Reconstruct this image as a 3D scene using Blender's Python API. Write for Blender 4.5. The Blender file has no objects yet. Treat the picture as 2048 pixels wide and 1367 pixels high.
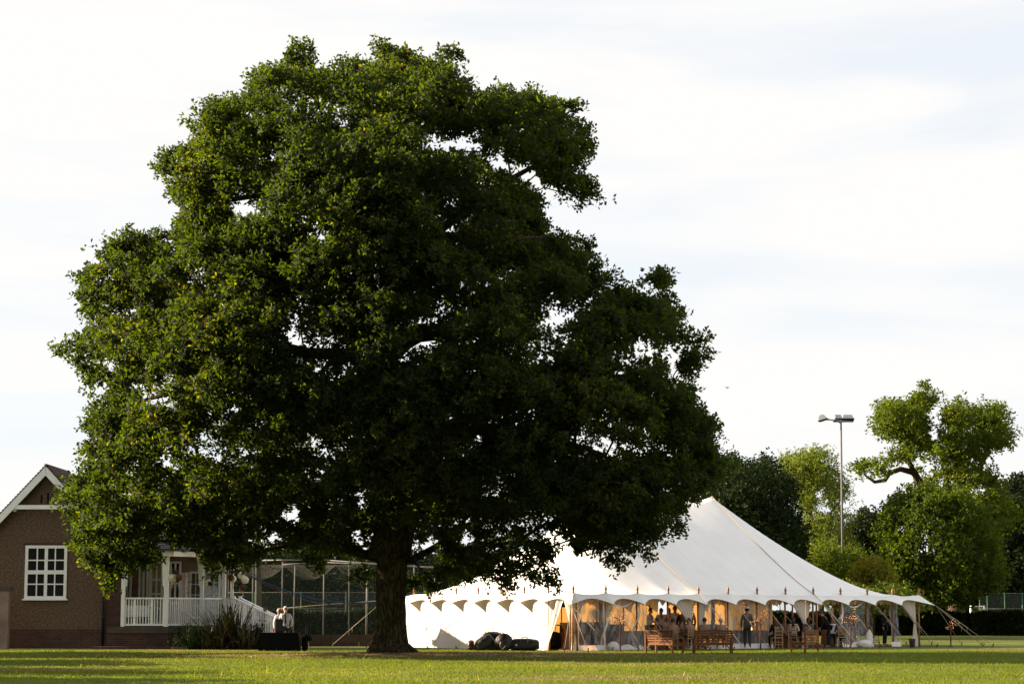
import bpy, math, random
import numpy as np
from mathutils import Vector, Matrix

R = math.radians
PI = math.pi
SC = bpy.context.scene
COL = SC.collection

# ------------------------------------------------------------------ camera
F = 4267.0                      # focal length in pixels of the 2048 px wide photograph
TH = math.atan(540.0 / F)       # upward tilt
EYE = 1.6
cam_d = bpy.data.cameras.new('camera'); cam = bpy.data.objects.new('camera', cam_d)
COL.objects.link(cam)
cam.location = (0, 0, EYE); cam.rotation_euler = (PI / 2 + TH, 0, 0)
cam_d.sensor_width = 36; cam_d.lens = F / 2048 * 36
cam_d.clip_start = 0.5; cam_d.clip_end = 3000
SC.camera = cam

# ------------------------------------------------------------------ light
SUN_EL = 22.5
SUN_AZ = -79.0                  # from +Y towards +X
SDIR = Vector((math.cos(R(SUN_EL)) * math.sin(R(SUN_AZ)), math.cos(R(SUN_EL)) * math.cos(R(SUN_AZ)), math.sin(R(SUN_EL))))
ld = bpy.data.lights.new('sun', 'SUN'); lo = bpy.data.objects.new('sun', ld); COL.objects.link(lo)
ld.energy = 4.0; ld.angle = R(0.5); ld.color = (1.0, 0.80, 0.56)
lo.location = (-60, 20, 60)
lo.rotation_euler = SDIR.to_track_quat('Z', 'Y').to_euler()

W = bpy.data.worlds.new('World'); SC.world = W; W.use_nodes = True
nt = W.node_tree; nd = nt.nodes; lk = nt.links
bg = nd['Background']; bg.inputs[1].default_value = 0.0616
sk = nd.new('ShaderNodeTexSky'); sk.sky_type = 'NISHITA'; sk.sun_disc = False
sk.sun_elevation = R(SUN_EL); sk.sun_rotation = R(SUN_AZ)
tc = nd.new('ShaderNodeTexCoord'); mp = nd.new('ShaderNodeMapping')
mp.inputs['Scale'].default_value = (1.6, 1.6, 9.0); mp.inputs['Rotation'].default_value = (0, R(5), 0)
nz = nd.new('ShaderNodeTexNoise'); nz.inputs['Scale'].default_value = 2.5; nz.inputs['Detail'].default_value = 7
nz.inputs['Roughness'].default_value = 0.52; nz.inputs['Distortion'].default_value = 0.35
cr = nd.new('ShaderNodeValToRGB')
cr.color_ramp.elements[0].position = 0.34; cr.color_ramp.elements[0].color = (0, 0, 0, 1)
cr.color_ramp.elements[1].position = 0.56; cr.color_ramp.elements[1].color = (1, 1, 1, 1)
mr = nd.new('ShaderNodeMapRange'); mr.inputs[3].default_value = 0.15; mr.inputs[4].default_value = 1.0
mx = nd.new('ShaderNodeMixRGB'); mx.inputs[2].default_value = (3.58, 3.52, 3.45, 1)
veil = nd.new('ShaderNodeMixRGB'); veil.inputs[0].default_value = 0.90; veil.inputs[2].default_value = (3.02, 3.18, 3.36, 1)
lk.new(tc.outputs['Generated'], mp.inputs[0]); lk.new(mp.outputs[0], nz.inputs[0]); lk.new(nz.outputs[0], cr.inputs[0])
lk.new(cr.outputs[0], mr.inputs[0]); lk.new(mr.outputs[0], mx.inputs[0])
lk.new(sk.outputs[0], veil.inputs[1]); lk.new(veil.outputs[0], mx.inputs[1])
lk.new(mx.outputs[0], bg.inputs[0])

SC.view_settings.view_transform = 'Standard'; SC.view_settings.look = 'None'
SC.view_settings.exposure = 2.2; SC.view_settings.gamma = 1.0
SC.cycles.max_bounces = 8; SC.cycles.transparent_max_bounces = 16
SC.cycles.diffuse_bounces = 3; SC.cycles.glossy_bounces = 2; SC.cycles.transmission_bounces = 4

# ------------------------------------------------------------------ helpers
def at(px, py, Y):
    """world point whose depth is Y and that the photo shows at px, py"""
    a = (px - 1024) / F; b = (683.5 - py) / F
    dx = a; dy = math.cos(TH) - b * math.sin(TH); dz = math.sin(TH) + b * math.cos(TH)
    k = Y / dy
    return Vector((dx * k, Y, EYE + dz * k))
def X_(px, Y, py=1223): return at(px, py, Y).x
def Z_(py, Y): return at(1024, py, Y).z

def tag(o, label=None, cat=None, group=None, kind=None):
    if label: o['label'] = label
    if cat: o['category'] = cat
    if group: o['group'] = group
    if kind: o['kind'] = kind
    return o
def empty(name, loc=(0, 0, 0), rz=0.0, label=None, cat=None, group=None):
    o = bpy.data.objects.new(name, None); COL.objects.link(o)
    o.location = loc; o.rotation_euler = (0, 0, rz); o.empty_display_size = 0.3
    return tag(o, label, cat, group)
def kids(o): return [c for c in list(SC.objects) if c.parent == o]
def copy_tree(o, parent=None):
    c = o.copy(); COL.objects.link(c); c.parent = parent
    for ch in list(o.children): copy_tree(ch, c)
    return c

class MB:
    """collects shapes for one mesh"""
    def __init__(s): s.v = []; s.f = []; s.sm = []; s.mi = []; s.cur = 0
    def add(s, vs, fs, smooth=False):
        b = len(s.v); s.v += [tuple(x) for x in vs]
        for f in fs: s.f.append([b + i for i in f]); s.sm.append(smooth); s.mi.append(s.cur)
    def box(s, x0, y0, z0, x1, y1, z1, M=None):
        vs = [Vector((x, y, z)) for x in (x0, x1) for y in (y0, y1) for z in (z0, z1)]
        if M is not None: vs = [M @ v for v in vs]
        s.add(vs, [(0, 1, 3, 2), (4, 6, 7, 5), (0, 4, 5, 1), (2, 3, 7, 6), (0, 2, 6, 4), (1, 5, 7, 3)])
        return s
    def bar(s, a, b, w, h=None, up=(0, 0, 1)):
        """rectangular bar from a to b"""
        h = h or w; a = Vector(a); b = Vector(b); d = (b - a).normalized(); u = Vector(up)
        if abs(d.dot(u)) > .99: u = Vector((0, 1, 0))
        sd = d.cross(u).normalized(); u = sd.cross(d).normalized()
        vs = [p + sd * i * w / 2 + u * j * h / 2 for p in (a, b) for i in (-1, 1) for j in (-1, 1)]
        s.add(vs, [(0, 1, 3, 2), (4, 6, 7, 5), (0, 4, 5, 1), (2, 3, 7, 6), (0, 2, 6, 4), (1, 5, 7, 3)])
        return s
    def tube(s, pts, rs, n=8, cap=True, smooth=True):
        pts = [Vector(p) for p in pts]
        if not hasattr(rs, '__len__'): rs = [rs] * len(pts)
        vs = []; ref = None
        for i, p in enumerate(pts):
            d = (pts[min(i + 1, len(pts) - 1)] - pts[max(i - 1, 0)])
            d = d.normalized() if d.length > 1e-9 else Vector((0, 0, 1))
            if ref is None: ref = Vector((1, 0, 0)) if abs(d.x) < .8 else Vector((0, 1, 0))
            u = (ref - d * ref.dot(d)).normalized(); w = d.cross(u); ref = u
            for k in range(n):
                a = 2 * PI * k / n
                vs.append(p + (u * math.cos(a) + w * math.sin(a)) * rs[i])
        fs = []
        for i in range(len(pts) - 1):
            for k in range(n):
                fs.append((i * n + k, i * n + (k + 1) % n, (i + 1) * n + (k + 1) % n, (i + 1) * n + k))
        if cap:
            fs.append(tuple(reversed(range(n)))); fs.append(tuple((len(pts) - 1) * n + k for k in range(n)))
        s.add(vs, fs, smooth); return s
    def lathe(s, c, prof, n=12):
        """prof: list of (r, z) about vertical axis at c"""
        return s.tube([(c[0], c[1], c[2] + z) for r, z in prof], [max(r, 1e-4) for r, z in prof], n)
    def ball(s, c, rx, ry=None, rz=None, n=10, m=7, M=None, jit=0, seed=0):
        ry = ry or rx; rz = rz or rx; c = Vector(c); rnd = random.Random(seed)
        vs = []
        for i in range(m + 1):
            t = PI * i / m
            for k in range(n):
                a = 2 * PI * k / n; j = 1 + rnd.uniform(-jit, jit)
                v = Vector((rx * math.sin(t) * math.cos(a) * j, ry * math.sin(t) * math.sin(a) * j, rz * math.cos(t) * j))
                if M is not None: v = M @ v
                vs.append(c + v)
        fs = [(i * n + k, (i + 1) * n + k, (i + 1) * n + (k + 1) % n, i * n + (k + 1) % n) for i in range(m) for k in range(n)]
        s.add(vs, fs, True); return s
    def prism(s, poly, y0, y1):
        """poly in (x, z), extruded along y"""
        n = len(poly)
        vs = [(x, y0, z) for x, z in poly] + [(x, y1, z) for x, z in poly]
        fs = [tuple(range(n)), tuple(reversed(range(n, 2 * n)))] + [(i, i + n, (i + 1) % n + n, (i + 1) % n) for i in range(n)]
        s.add(vs, fs); return s
    def grid(s, fn, nu, nv, smooth=True):
        vs = [fn(i / nu, j / nv) for j in range(nv + 1) for i in range(nu + 1)]
        fs = [(j * (nu + 1) + i, j * (nu + 1) + i + 1, (j + 1) * (nu + 1) + i + 1, (j + 1) * (nu + 1) + i) for j in range(nv) for i in range(nu)]
        s.add(vs, fs, smooth); return s
    def build(s, name, mat, parent=None, loc=None, label=None, bevel=0):
        me = bpy.data.meshes.new(name); me.from_pydata(s.v, [], s.f)
        me.polygons.foreach_set('use_smooth', s.sm)
        mats = mat if isinstance(mat, (list, tuple)) else [mat]
        for m in mats: me.materials.append(m)
        if len(mats) > 1: me.polygons.foreach_set('material_index', s.mi)
        me.update()
        o = bpy.data.objects.new(name, me); COL.objects.link(o)
        if parent: o.parent = parent
        if loc: o.location = loc
        if label: o['label'] = label
        if bevel:
            b = o.modifiers.new('bevel', 'BEVEL'); b.width = bevel; b.segments = 2; b.limit_method = 'ANGLE'
        return o

# ------------------------------------------------------------------ materials
def mat(name, col, rough=0.7, spec=0.3, noise=None, bump=None, metal=0.0, trans=None, coord='Object', emit=None, alpha=None):
    """noise=(scale, colour2, contrast), bump=(scale, strength, distance)"""
    m = bpy.data.materials.new(name); m.use_nodes = True
    n = m.node_tree.nodes; l = m.node_tree.links; b = n['Principled BSDF']
    b.inputs['Base Color'].default_value = (*col, 1); b.inputs['Roughness'].default_value = rough
    b.inputs['Specular IOR Level'].default_value = spec; b.inputs['Metallic'].default_value = metal
    t = n.new('ShaderNodeTexCoord')
    if noise:
        z = n.new('ShaderNodeTexNoise'); z.inputs['Scale'].default_value = noise[0]; z.inputs['Detail'].default_value = 5
        l.new(t.outputs[coord], z.inputs[0])
        r = n.new('ShaderNodeValToRGB'); r.color_ramp.elements[0].position = .5 - noise[2]; r.color_ramp.elements[1].position = .5 + noise[2]
        r.color_ramp.elements[0].color = (*col, 1); r.color_ramp.elements[1].color = (*noise[1], 1)
        l.new(z.outputs[0], r.inputs[0]); l.new(r.outputs[0], b.inputs['Base Color'])
        m['_c'] = r.name
    if bump:
        z = n.new('ShaderNodeTexNoise'); z.inputs['Scale'].default_value = bump[0]; z.inputs['Detail'].default_value = 6
        l.new(t.outputs[coord], z.inputs[0])
        u = n.new('ShaderNodeBump'); u.inputs['Strength'].default_value = bump[1]; u.inputs['Distance'].default_value = bump[2]
        l.new(z.outputs[0], u.inputs['Height']); l.new(u.outputs[0], b.inputs['Normal'])
    out = n['Material Output']; src = b.outputs[0]
    if trans:      # (fraction, colour)
        tr = n.new('ShaderNodeBsdfTranslucent'); tr.inputs[0].default_value = (*trans[1], 1)
        x = n.new('ShaderNodeMixShader'); x.inputs[0].default_value = trans[0]
        l.new(src, x.inputs[1]); l.new(tr.outputs[0], x.inputs[2]); src = x.outputs[0]
    if alpha is not None:
        tp = n.new('ShaderNodeBsdfTransparent'); x = n.new('ShaderNodeMixShader'); x.inputs[0].default_value = alpha
        l.new(tp.outputs[0], x.inputs[1]); l.new(src, x.inputs[2]); src = x.outputs[0]
    l.new(src, out.inputs[0])
    if emit:
        b.inputs['Emission Color'].default_value = (*emit[0], 1); b.inputs['Emission Strength'].default_value = emit[1]
    return m

def leaf_mat(name, c1, c2, c3, tr=(0.12, 0.22, 0.02), tf=0.45, rough=0.45, spec=0.35, clump=0.35):
    """leaf colours vary leaf by leaf and spray by spray"""
    m = bpy.data.materials.new(name); m.use_nodes = True
    n = m.node_tree.nodes; l = m.node_tree.links; b = n['Principled BSDF']
    g = n.new('ShaderNodeNewGeometry'); r = n.new('ShaderNodeValToRGB')
    e = r.color_ramp.elements
    e[0].position = 0; e[0].color = (*c1, 1); e[1].position = .97; e[1].color = (*c2, 1)
    k = e.new(1.0); k.color = (*c3, 1)
    t = n.new('ShaderNodeTexCoord'); z = n.new('ShaderNodeTexNoise'); z.inputs['Scale'].default_value = clump; z.inputs['Detail'].default_value = 3
    l.new(t.outputs['Object'], z.inputs[0])
    a = n.new('ShaderNodeMath'); a.operation = 'MULTIPLY_ADD'; a.inputs[1].default_value = 0.6; a.inputs[2].default_value = 0.0
    l.new(g.outputs['Random Per Island'], a.inputs[0])
    q = n.new('ShaderNodeMath'); q.operation = 'MULTIPLY_ADD'; q.inputs[1].default_value = 0.75
    l.new(z.outputs[0], q.inputs[0]); l.new(a.outputs[0], q.inputs[2]); l.new(q.outputs[0], r.inputs[0])
    l.new(r.outputs[0], b.inputs['Base Color'])
    b.inputs['Roughness'].default_value = rough; b.inputs['Specular IOR Level'].default_value = spec
    T = n.new('ShaderNodeBsdfTranslucent')
    mm = n.new('ShaderNodeMixRGB'); mm.blend_type = 'MULTIPLY'; mm.inputs[0].default_value = 1
    mm.inputs[1].default_value = (*[v * 18 for v in tr], 1); l.new(r.outputs[0], mm.inputs[2]); l.new(mm.outputs[0], T.inputs[0])
    x = n.new('ShaderNodeMixShader'); x.inputs[0].default_value = tf
    l.new(b.outputs[0], x.inputs[1]); l.new(T.outputs[0], x.inputs[2]); l.new(x.outputs[0], n['Material Output'].inputs[0])
    return m

def brick_mat(name, c1, c2, mortar, scale=1.0):
    m = bpy.data.materials.new(name); m.use_nodes = True
    n = m.node_tree.nodes; l = m.node_tree.links; b = n['Principled BSDF']
    t = n.new('ShaderNodeTexCoord'); s = n.new('ShaderNodeSeparateXYZ'); c = n.new('ShaderNodeCombineXYZ')
    ad = n.new('ShaderNodeMath'); ad.operation = 'ADD'
    l.new(t.outputs['Object'], s.inputs[0]); l.new(s.outputs[0], ad.inputs[0]); l.new(s.outputs[1], ad.inputs[1])
    l.new(ad.outputs[0], c.inputs[0]); l.new(s.outputs[2], c.inputs[1])
    k = n.new('ShaderNodeTexBrick'); k.inputs['Scale'].default_value = 1.0
    k.inputs['Brick Width'].default_value = .225 * scale; k.inputs['Row Height'].default_value = .075 * scale; k.inputs['Mortar Size'].default_value = .007
    k.inputs['Color1'].default_value = (*c1, 1); k.inputs['Color2'].default_value = (*c2, 1); k.inputs['Mortar'].default_value = (*mortar, 1)
    k.inputs['Bias'].default_value = -.2
    l.new(c.outputs[0], k.inputs[0])
    z = n.new('ShaderNodeTexNoise'); z.inputs['Scale'].default_value = 1.3; z.inputs['Detail'].default_value = 5; l.new(t.outputs['Object'], z.inputs[0])
    mxx = n.new('ShaderNodeMixRGB'); mxx.blend_type = 'MULTIPLY'; mxx.inputs[0].default_value = .75
    rr = n.new('ShaderNodeValToRGB'); rr.color_ramp.elements[0].position = .35; rr.color_ramp.elements[0].color = (.45, .42, .4, 1); rr.color_ramp.elements[1].position = .65
    l.new(z.outputs[0], rr.inputs[0]); l.new(k.outputs[0], mxx.inputs[1]); l.new(rr.outputs[0], mxx.inputs[2]); l.new(mxx.outputs[0], b.inputs[0])
    b.inputs['Roughness'].default_value = .9
    u = n.new('ShaderNodeBump'); u.inputs['Strength'].default_value = .5; u.inputs['Distance'].default_value = .01; u.invert = True
    l.new(k.outputs[1], u.inputs['Height']); l.new(u.outputs[0], b.inputs['Normal'])
    return m

def plastic_mat(name, fac=0.16):
    """clear window plastic with creases"""
    m = bpy.data.materials.new(name); m.use_nodes = True
    n = m.node_tree.nodes; l = m.node_tree.links; b = n['Principled BSDF']
    b.inputs['Base Color'].default_value = (.33, .33, .35, 1); b.inputs['Roughness'].default_value = .15
    t = n.new('ShaderNodeTexCoord'); mpp = n.new('ShaderNodeMapping'); mpp.inputs['Scale'].default_value = (2.6, 2.6, .8); mpp.inputs['Rotation'].default_value = (0, .5, 0)
    z = n.new('ShaderNodeTexNoise'); z.inputs['Scale'].default_value = 2.2; z.inputs['Detail'].default_value = 4; z.inputs['Distortion'].default_value = .8
    l.new(t.outputs['Object'], mpp.inputs[0]); l.new(mpp.outputs[0], z.inputs[0])
    r = n.new('ShaderNodeValToRGB'); e = r.color_ramp.elements
    e[0].position = .44; e[0].color = (fac, fac, fac, 1); e[1].position = .64; e[1].color = (.62, .62, .62, 1)
    l.new(z.outputs[0], r.inputs[0])
    u = n.new('ShaderNodeBump'); u.inputs['Strength'].default_value = .9; u.inputs['Distance'].default_value = .06
    l.new(z.outputs[0], u.inputs['Height']); l.new(u.outputs[0], b.inputs['Normal'])
    tp = n.new('ShaderNodeBsdfTransparent'); tp.inputs[0].default_value = (.93, .94, .95, 1)
    x = n.new('ShaderNodeMixShader'); l.new(r.outputs[0], x.inputs[0])
    l.new(tp.outputs[0], x.inputs[1]); l.new(b.outputs[0], x.inputs[2]); l.new(x.outputs[0], n['Material Output'].inputs[0])
    return m

def net_mat(name, col, cover):
    m = bpy.data.materials.new(name); m.use_nodes = True
    n = m.node_tree.nodes; l = m.node_tree.links; b = n['Principled BSDF']
    b.inputs['Base Color'].default_value = (*col, 1); b.inputs['Roughness'].default_value = .9
    tp = n.new('ShaderNodeBsdfTransparent'); x = n.new('ShaderNodeMixShader'); x.inputs[0].default_value = cover
    l.new(tp.outputs[0], x.inputs[1]); l.new(b.outputs[0], x.inputs[2]); l.new(x.outputs[0], n['Material Output'].inputs[0])
    return m

def lawn_mat():
    m = bpy.data.materials.new('mown_grass'); m.use_nodes = True
    n = m.node_tree.nodes; l = m.node_tree.links; b = n['Principled BSDF']
    t = n.new('ShaderNodeTexCoord')
    def noise(s, d=5, sc=(1, 1, 1)):
        mpp = n.new('ShaderNodeMapping'); mpp.inputs['Scale'].default_value = sc; l.new(t.outputs['Object'], mpp.inputs[0])
        z = n.new('ShaderNodeTexNoise'); z.inputs['Scale'].default_value = s; z.inputs['Detail'].default_value = d; l.new(mpp.outputs[0], z.inputs[0]); return z
    def ramp(src, p0, c0, p1, c1):
        r = n.new('ShaderNodeValToRGB'); e = r.color_ramp.elements
        e[0].position = p0; e[0].color = (*c0, 1); e[1].position = p1; e[1].color = (*c1, 1); l.new(src, r.inputs[0]); return r
    a = ramp(noise(.35).outputs[0], .38, (.046, .070, .011), .62, (.105, .122, .024))
    d = ramp(noise(.09, 4).outputs[0], .5, (0, 0, 0), .72, (.8, .8, .8))
    mx1 = n.new('ShaderNodeMixRGB'); mx1.inputs[2].default_value = (.17, .14, .05, 1); l.new(d.outputs[0], mx1.inputs[0]); l.new(a.outputs[0], mx1.inputs[1])
    # dry, worn turf round the foot of the oak
    sp = n.new('ShaderNodeVectorMath'); sp.operation = 'DISTANCE'; sp.inputs[1].default_value = (-2.6, 79.2, 0); l.new(t.outputs['Object'], sp.inputs[0])
    mpy = n.new('ShaderNodeMapping'); mpy.inputs['Scale'].default_value = (.4, 1.1, 1); l.new(t.outputs['Object'], mpy.inputs[0])
    sp.inputs[1].default_value = (-.8, 87.4, 0); l.new(mpy.outputs[0], sp.inputs[0])
    nn = n.new('ShaderNodeMath'); nn.operation = 'MULTIPLY_ADD'; nn.inputs[1].default_value = 4.0; l.new(noise(.8).outputs[0], nn.inputs[0]); l.new(sp.outputs['Value'], nn.inputs[2])
    w = ramp(nn.outputs[0], 0, (1, 1, 1), 1, (0, 0, 0))
    mrr = n.new('ShaderNodeMapRange'); mrr.inputs[1].default_value = 4.0; mrr.inputs[2].default_value = 6.8; mrr.inputs[3].default_value = .85; mrr.inputs[4].default_value = 0
    l.new(nn.outputs[0], mrr.inputs[0])
    mx2 = n.new('ShaderNodeMixRGB'); mx2.inputs[2].default_value = (.17, .12, .055, 1); l.new(mrr.outputs[0], mx2.inputs[0]); l.new(mx1.outputs[0], mx2.inputs[1])
    l.new(mx2.outputs[0], b.inputs[0]); b.inputs['Roughness'].default_value = .95; b.inputs['Specular IOR Level'].default_value = .1
    u = n.new('ShaderNodeBump'); u.inputs['Strength'].default_value = 1; u.inputs['Distance'].default_value = .12
    l.new(noise(6, 6).outputs[0], u.inputs['Height']); l.new(u.outputs[0], b.inputs['Normal'])
    return m

M = {}
M['white'] = mat('white_paint', (.86, .86, .85), .5, noise=(3, (.76, .76, .74), .25))
M['canvas'] = mat('white_canvas', (.85, .85, .86), .85, .1, noise=(.7, (.81, .81, .80), .3), bump=(1.2, .25, .05), trans=(.24, (.95, .50, .14)))
M['canvas_roof'] = mat('white_roof_canvas', (.86, .86, .87), .85, .1, noise=(.7, (.79, .785, .77), .3), bump=(1.0, .15, .06), trans=(.06, (.95, .62, .3)))
def seams(m, step, w, dark):
    n = m.node_tree.nodes; l = m.node_tree.links; b = n['Principled BSDF']; t = n.new('ShaderNodeTexCoord'); x = n.new('ShaderNodeSeparateXYZ'); l.new(t.outputs['Object'], x.inputs[0])
    a = n.new('ShaderNodeMath'); a.operation = 'MODULO'; a.inputs[1].default_value = step; l.new(x.outputs[0], a.inputs[0])
    c = n.new('ShaderNodeMath'); c.operation = 'LESS_THAN'; c.inputs[1].default_value = w; l.new(a.outputs[0], c.inputs[0])
    g = n.new('ShaderNodeMixRGB'); g.inputs[2].default_value = (*dark, 1); src = b.inputs['Base Color'].links[0].from_socket
    l.new(c.outputs[0], g.inputs[0]); l.new(src, g.inputs[1]); l.new(g.outputs[0], b.inputs['Base Color'])
seams(M['canvas_roof'], .865, .022, (.70, .69, .67))
M['curtain'] = mat('curtain_cloth', (.78, .76, .72), .9, .1, trans=(.25, (.9, .75, .55)))
M['plastic'] = plastic_mat('window_plastic', .10)
M['wood'] = mat('varnished_pole', (.33, .15, .05), .45, .4, noise=(6, (.24, .1, .035), .3))
M['teak'] = mat('teak', (.19, .070, .018), .6, .2, noise=(3, (.10, .036, .010), .25), bump=(30, .3, .004))
M['rope'] = mat('rope', (.40, .33, .25), .9, .1)
M['stake'] = mat('iron', (.03, .022, .018), .6)
M['black'] = mat('black_cloth', (.005, .005, .006), .85, .15)
M['blackbag'] = mat('black_nylon', (.012, .011, .012), .45, .45, bump=(9, .6, .03), noise=(5, (.022, .018, .018), .25))
M['tan'] = mat('tan_leather', (.10, .04, .02), .6)
M['bark'] = mat('oak_bark', (.045, .033, .02), .95, .1, noise=(2.2, (.09, .062, .035), .25))
M['bark2'] = mat('grey_bark', (.03, .022, .015), .95, .1, noise=(2, (.05, .036, .022), .25))
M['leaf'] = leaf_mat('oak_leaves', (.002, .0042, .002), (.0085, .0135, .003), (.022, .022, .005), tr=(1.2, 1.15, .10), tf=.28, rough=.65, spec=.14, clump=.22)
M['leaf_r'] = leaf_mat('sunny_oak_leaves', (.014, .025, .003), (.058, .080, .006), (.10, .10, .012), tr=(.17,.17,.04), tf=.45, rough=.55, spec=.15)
M['leaf_m'] = leaf_mat('sycamore_leaves', (.010, .019, .003), (.044, .064, .005), (.08, .085, .01), tr=(.15,.16,.04), tf=.42, rough=.6, spec=.12)
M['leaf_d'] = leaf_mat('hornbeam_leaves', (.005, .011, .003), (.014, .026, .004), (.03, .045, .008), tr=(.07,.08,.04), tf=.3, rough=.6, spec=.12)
M['leaf_a'] = leaf_mat('ash_leaves', (.05, .075, .014), (.13, .16, .026), (.17, .18, .03), tr=(.09,.09,.04), tf=.5, rough=.6, spec=.1)
M['leaf_y'] = leaf_mat('turning_leaves', (.06, .075, .010), (.19, .18, .018), (.42, .15, .03), tr=(.09,.08,.05), tf=.45, rough=.6, spec=.1)
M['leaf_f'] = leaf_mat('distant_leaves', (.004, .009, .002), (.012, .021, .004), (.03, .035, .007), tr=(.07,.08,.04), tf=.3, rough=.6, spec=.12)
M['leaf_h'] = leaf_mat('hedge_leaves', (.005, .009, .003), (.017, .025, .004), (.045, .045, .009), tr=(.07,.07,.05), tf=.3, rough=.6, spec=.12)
M['grass'] = leaf_mat('grass_blades', (.070, .105, .016), (.155, .185, .034), (.32, .27, .10), tr=(.09, .09, .03), tf=.42, clump=.12, rough=.8, spec=.05)
M['straw'] = leaf_mat('dry_grass_blades', (.13, .095, .04), (.28, .20, .09), (.34, .26, .13), tr=(.06, .06, .04), tf=.4, clump=.4)
M['lawn'] = lawn_mat()
M['render'] = mat('pebbledash', (.088, .057, .038), .95, .1, noise=(12, (.165, .115, .082), .12), bump=(14, 1, .05))
M['brick'] = brick_mat('red_brick', (.085, .030, .018), (.035, .018, .015), (.12, .09, .07), 1.25)
M['pale_brick'] = brick_mat('pale_brick', (.30, .2, .16), (.25, .165, .13), (.32, .26, .22))
M['tiles'] = mat('roof_tiles', (.075, .05, .04), .8, .2, noise=(5, (.045, .035, .03), .25), bump=(9, .5, .04))
M['slate'] = mat('slate', (.045, .042, .045), .7, .3, noise=(4, (.07, .06, .06), .3), bump=(8, .5, .03))
M['glass_d'] = mat('dark_glass', (.012, .011, .011), .25, .12)
M['glass_c'] = mat('curtained_glass', (.42, .36, .22), .5, .3, noise=(1.4, (.2, .16, .1), .2))
M['stone'] = mat('stone', (.09, .075, .06), .9, noise=(3, (.05, .045, .04), .3))
M['dark'] = mat('dark_recess', (.012, .01, .01), .9, .1)
M['iron_b'] = mat('black_iron', (.012, .012, .013), .5, .4)
M['steel'] = mat('galvanised_steel', (.13, .125, .12), .6, .3, noise=(4, (.09, .085, .08), .3))
M['green'] = mat('green_post', (.025, .09, .045), .5, .4)
M['net'] = net_mat('green_netting', (.02, .03, .02), .30)
M['net_top'] = net_mat('brown_netting', (.05, .04, .03), .42)
M['fence_net'] = net_mat('fence_mesh', (.10, .13, .11), .22)
M['board'] = mat('stained_board', (.06, .04, .03), .85, noise=(4, (.03, .022, .018), .3))
M['skin'] = mat('skin', (.30, .14, .09), .6)
M['skin_d'] = mat('tanned_skin', (.30, .11, .07), .6)
M['shirt'] = mat('white_shirt', (.70, .70, .76), .85, .1, trans=(.1, (.7, .7, .7)))
M['hair_w'] = mat('white_hair', (.62, .60, .58), .8)
M['hair_g'] = mat('grey_hair', (.30, .29, .28), .8)
M['hair_b'] = mat('dark_hair', (.018, .010, .007), .6)
M['suit'] = mat('dark_suit', (.009, .009, .012), .8, .15)
M['jeans'] = mat('grey_trousers', (.03, .03, .035), .8)
M['beige'] = mat('beige_top', (.20, .13, .09), .85)
M['lilac'] = mat('lilac_top', (.19, .16, .19), .85)
M['bluegrey'] = mat('blue_grey_top', (.06, .07, .085), .85)
M['floral'] = mat('floral_print', (.02, .02, .02), .85, noise=(14, (.6, .5, .45), .03))
M['tie'] = mat('dark_tie', (.03, .02, .03), .7)
M['cloth'] = mat('lilac_tablecloth', (.20, .14, .12), .9, .1)
M['whitecloth'] = mat('white_tablecloth', (.72, .72, .73), .9, .1)
M['chair'] = mat('limewashed_wood', (.35, .22, .12), .6)
M['bar'] = mat('rustic_bar_wood', (.15, .06, .022), .7, noise=(7, (.045, .02, .01), .25))
M['planks'] = mat('floor_boards', (.14, .08, .045), .8)
M['lit'] = mat('lit_bulb', (1, .6, .25), .5, emit=((1, .42, .12), 1.3))
M['twig'] = mat('brown_twig', (.11, .045, .03), .8)
M['pom_w'] = mat('cream_paper', (.72, .70, .58), .9, trans=(.35, (.9, .85, .6)), bump=(14, 1, .04))
M['pom_b'] = mat('brown_paper', (.10, .055, .015), .9, trans=(.2, (.3, .17, .04)), bump=(14, 1, .04))
M['pom_g'] = mat('slate_grey_paper', (.035, .04, .055), .9, trans=(.2, (.1, .1, .14)), bump=(14, 1, .04))
M['ribbon'] = mat('pink_ribbon', (.6, .35, .3), .8)
M['blue'] = mat('blue_cord', (.008, .05, .14), .8)
M['orange'] = mat('orange_cord', (.16, .03, .012), .7)
M['phorm'] = leaf_mat('bronze_blades', (.012, .016, .006), (.045, .042, .016), (.10, .06, .025), tr=(.07,.06,.05), tf=.15)
M['phorm_g'] = leaf_mat('green_blades', (.008, .018, .006), (.018, .034, .009), (.03, .045, .01), tr=(.06,.07,.05), tf=.2)
M['lining'] = mat('lining_cloth', (.62, .58, .52), .9, .1, trans=(.3, (.8, .6, .35)))
M['speck'] = mat('coloured_speck', (.6, .08, .08), .7)
M['print'] = mat('spotted_banner_cloth', (.75, .68, .68), .9)
M['lamp_grey'] = mat('grey_lamp_housing', (.22, .24, .26), .4, .5, metal=.3)
M['twig_core'] = mat('hedge_twigs', (.02, .018, .01), .9)
M['net_w'] = net_mat('white_netting', (.7, .7, .7), .4)
M['glass_w'] = mat('reflecting_glass', (.10, .12, .10), .06, .9, metal=.3)
M['sign'] = mat('white_notice', (.8, .8, .8), .6)

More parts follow.
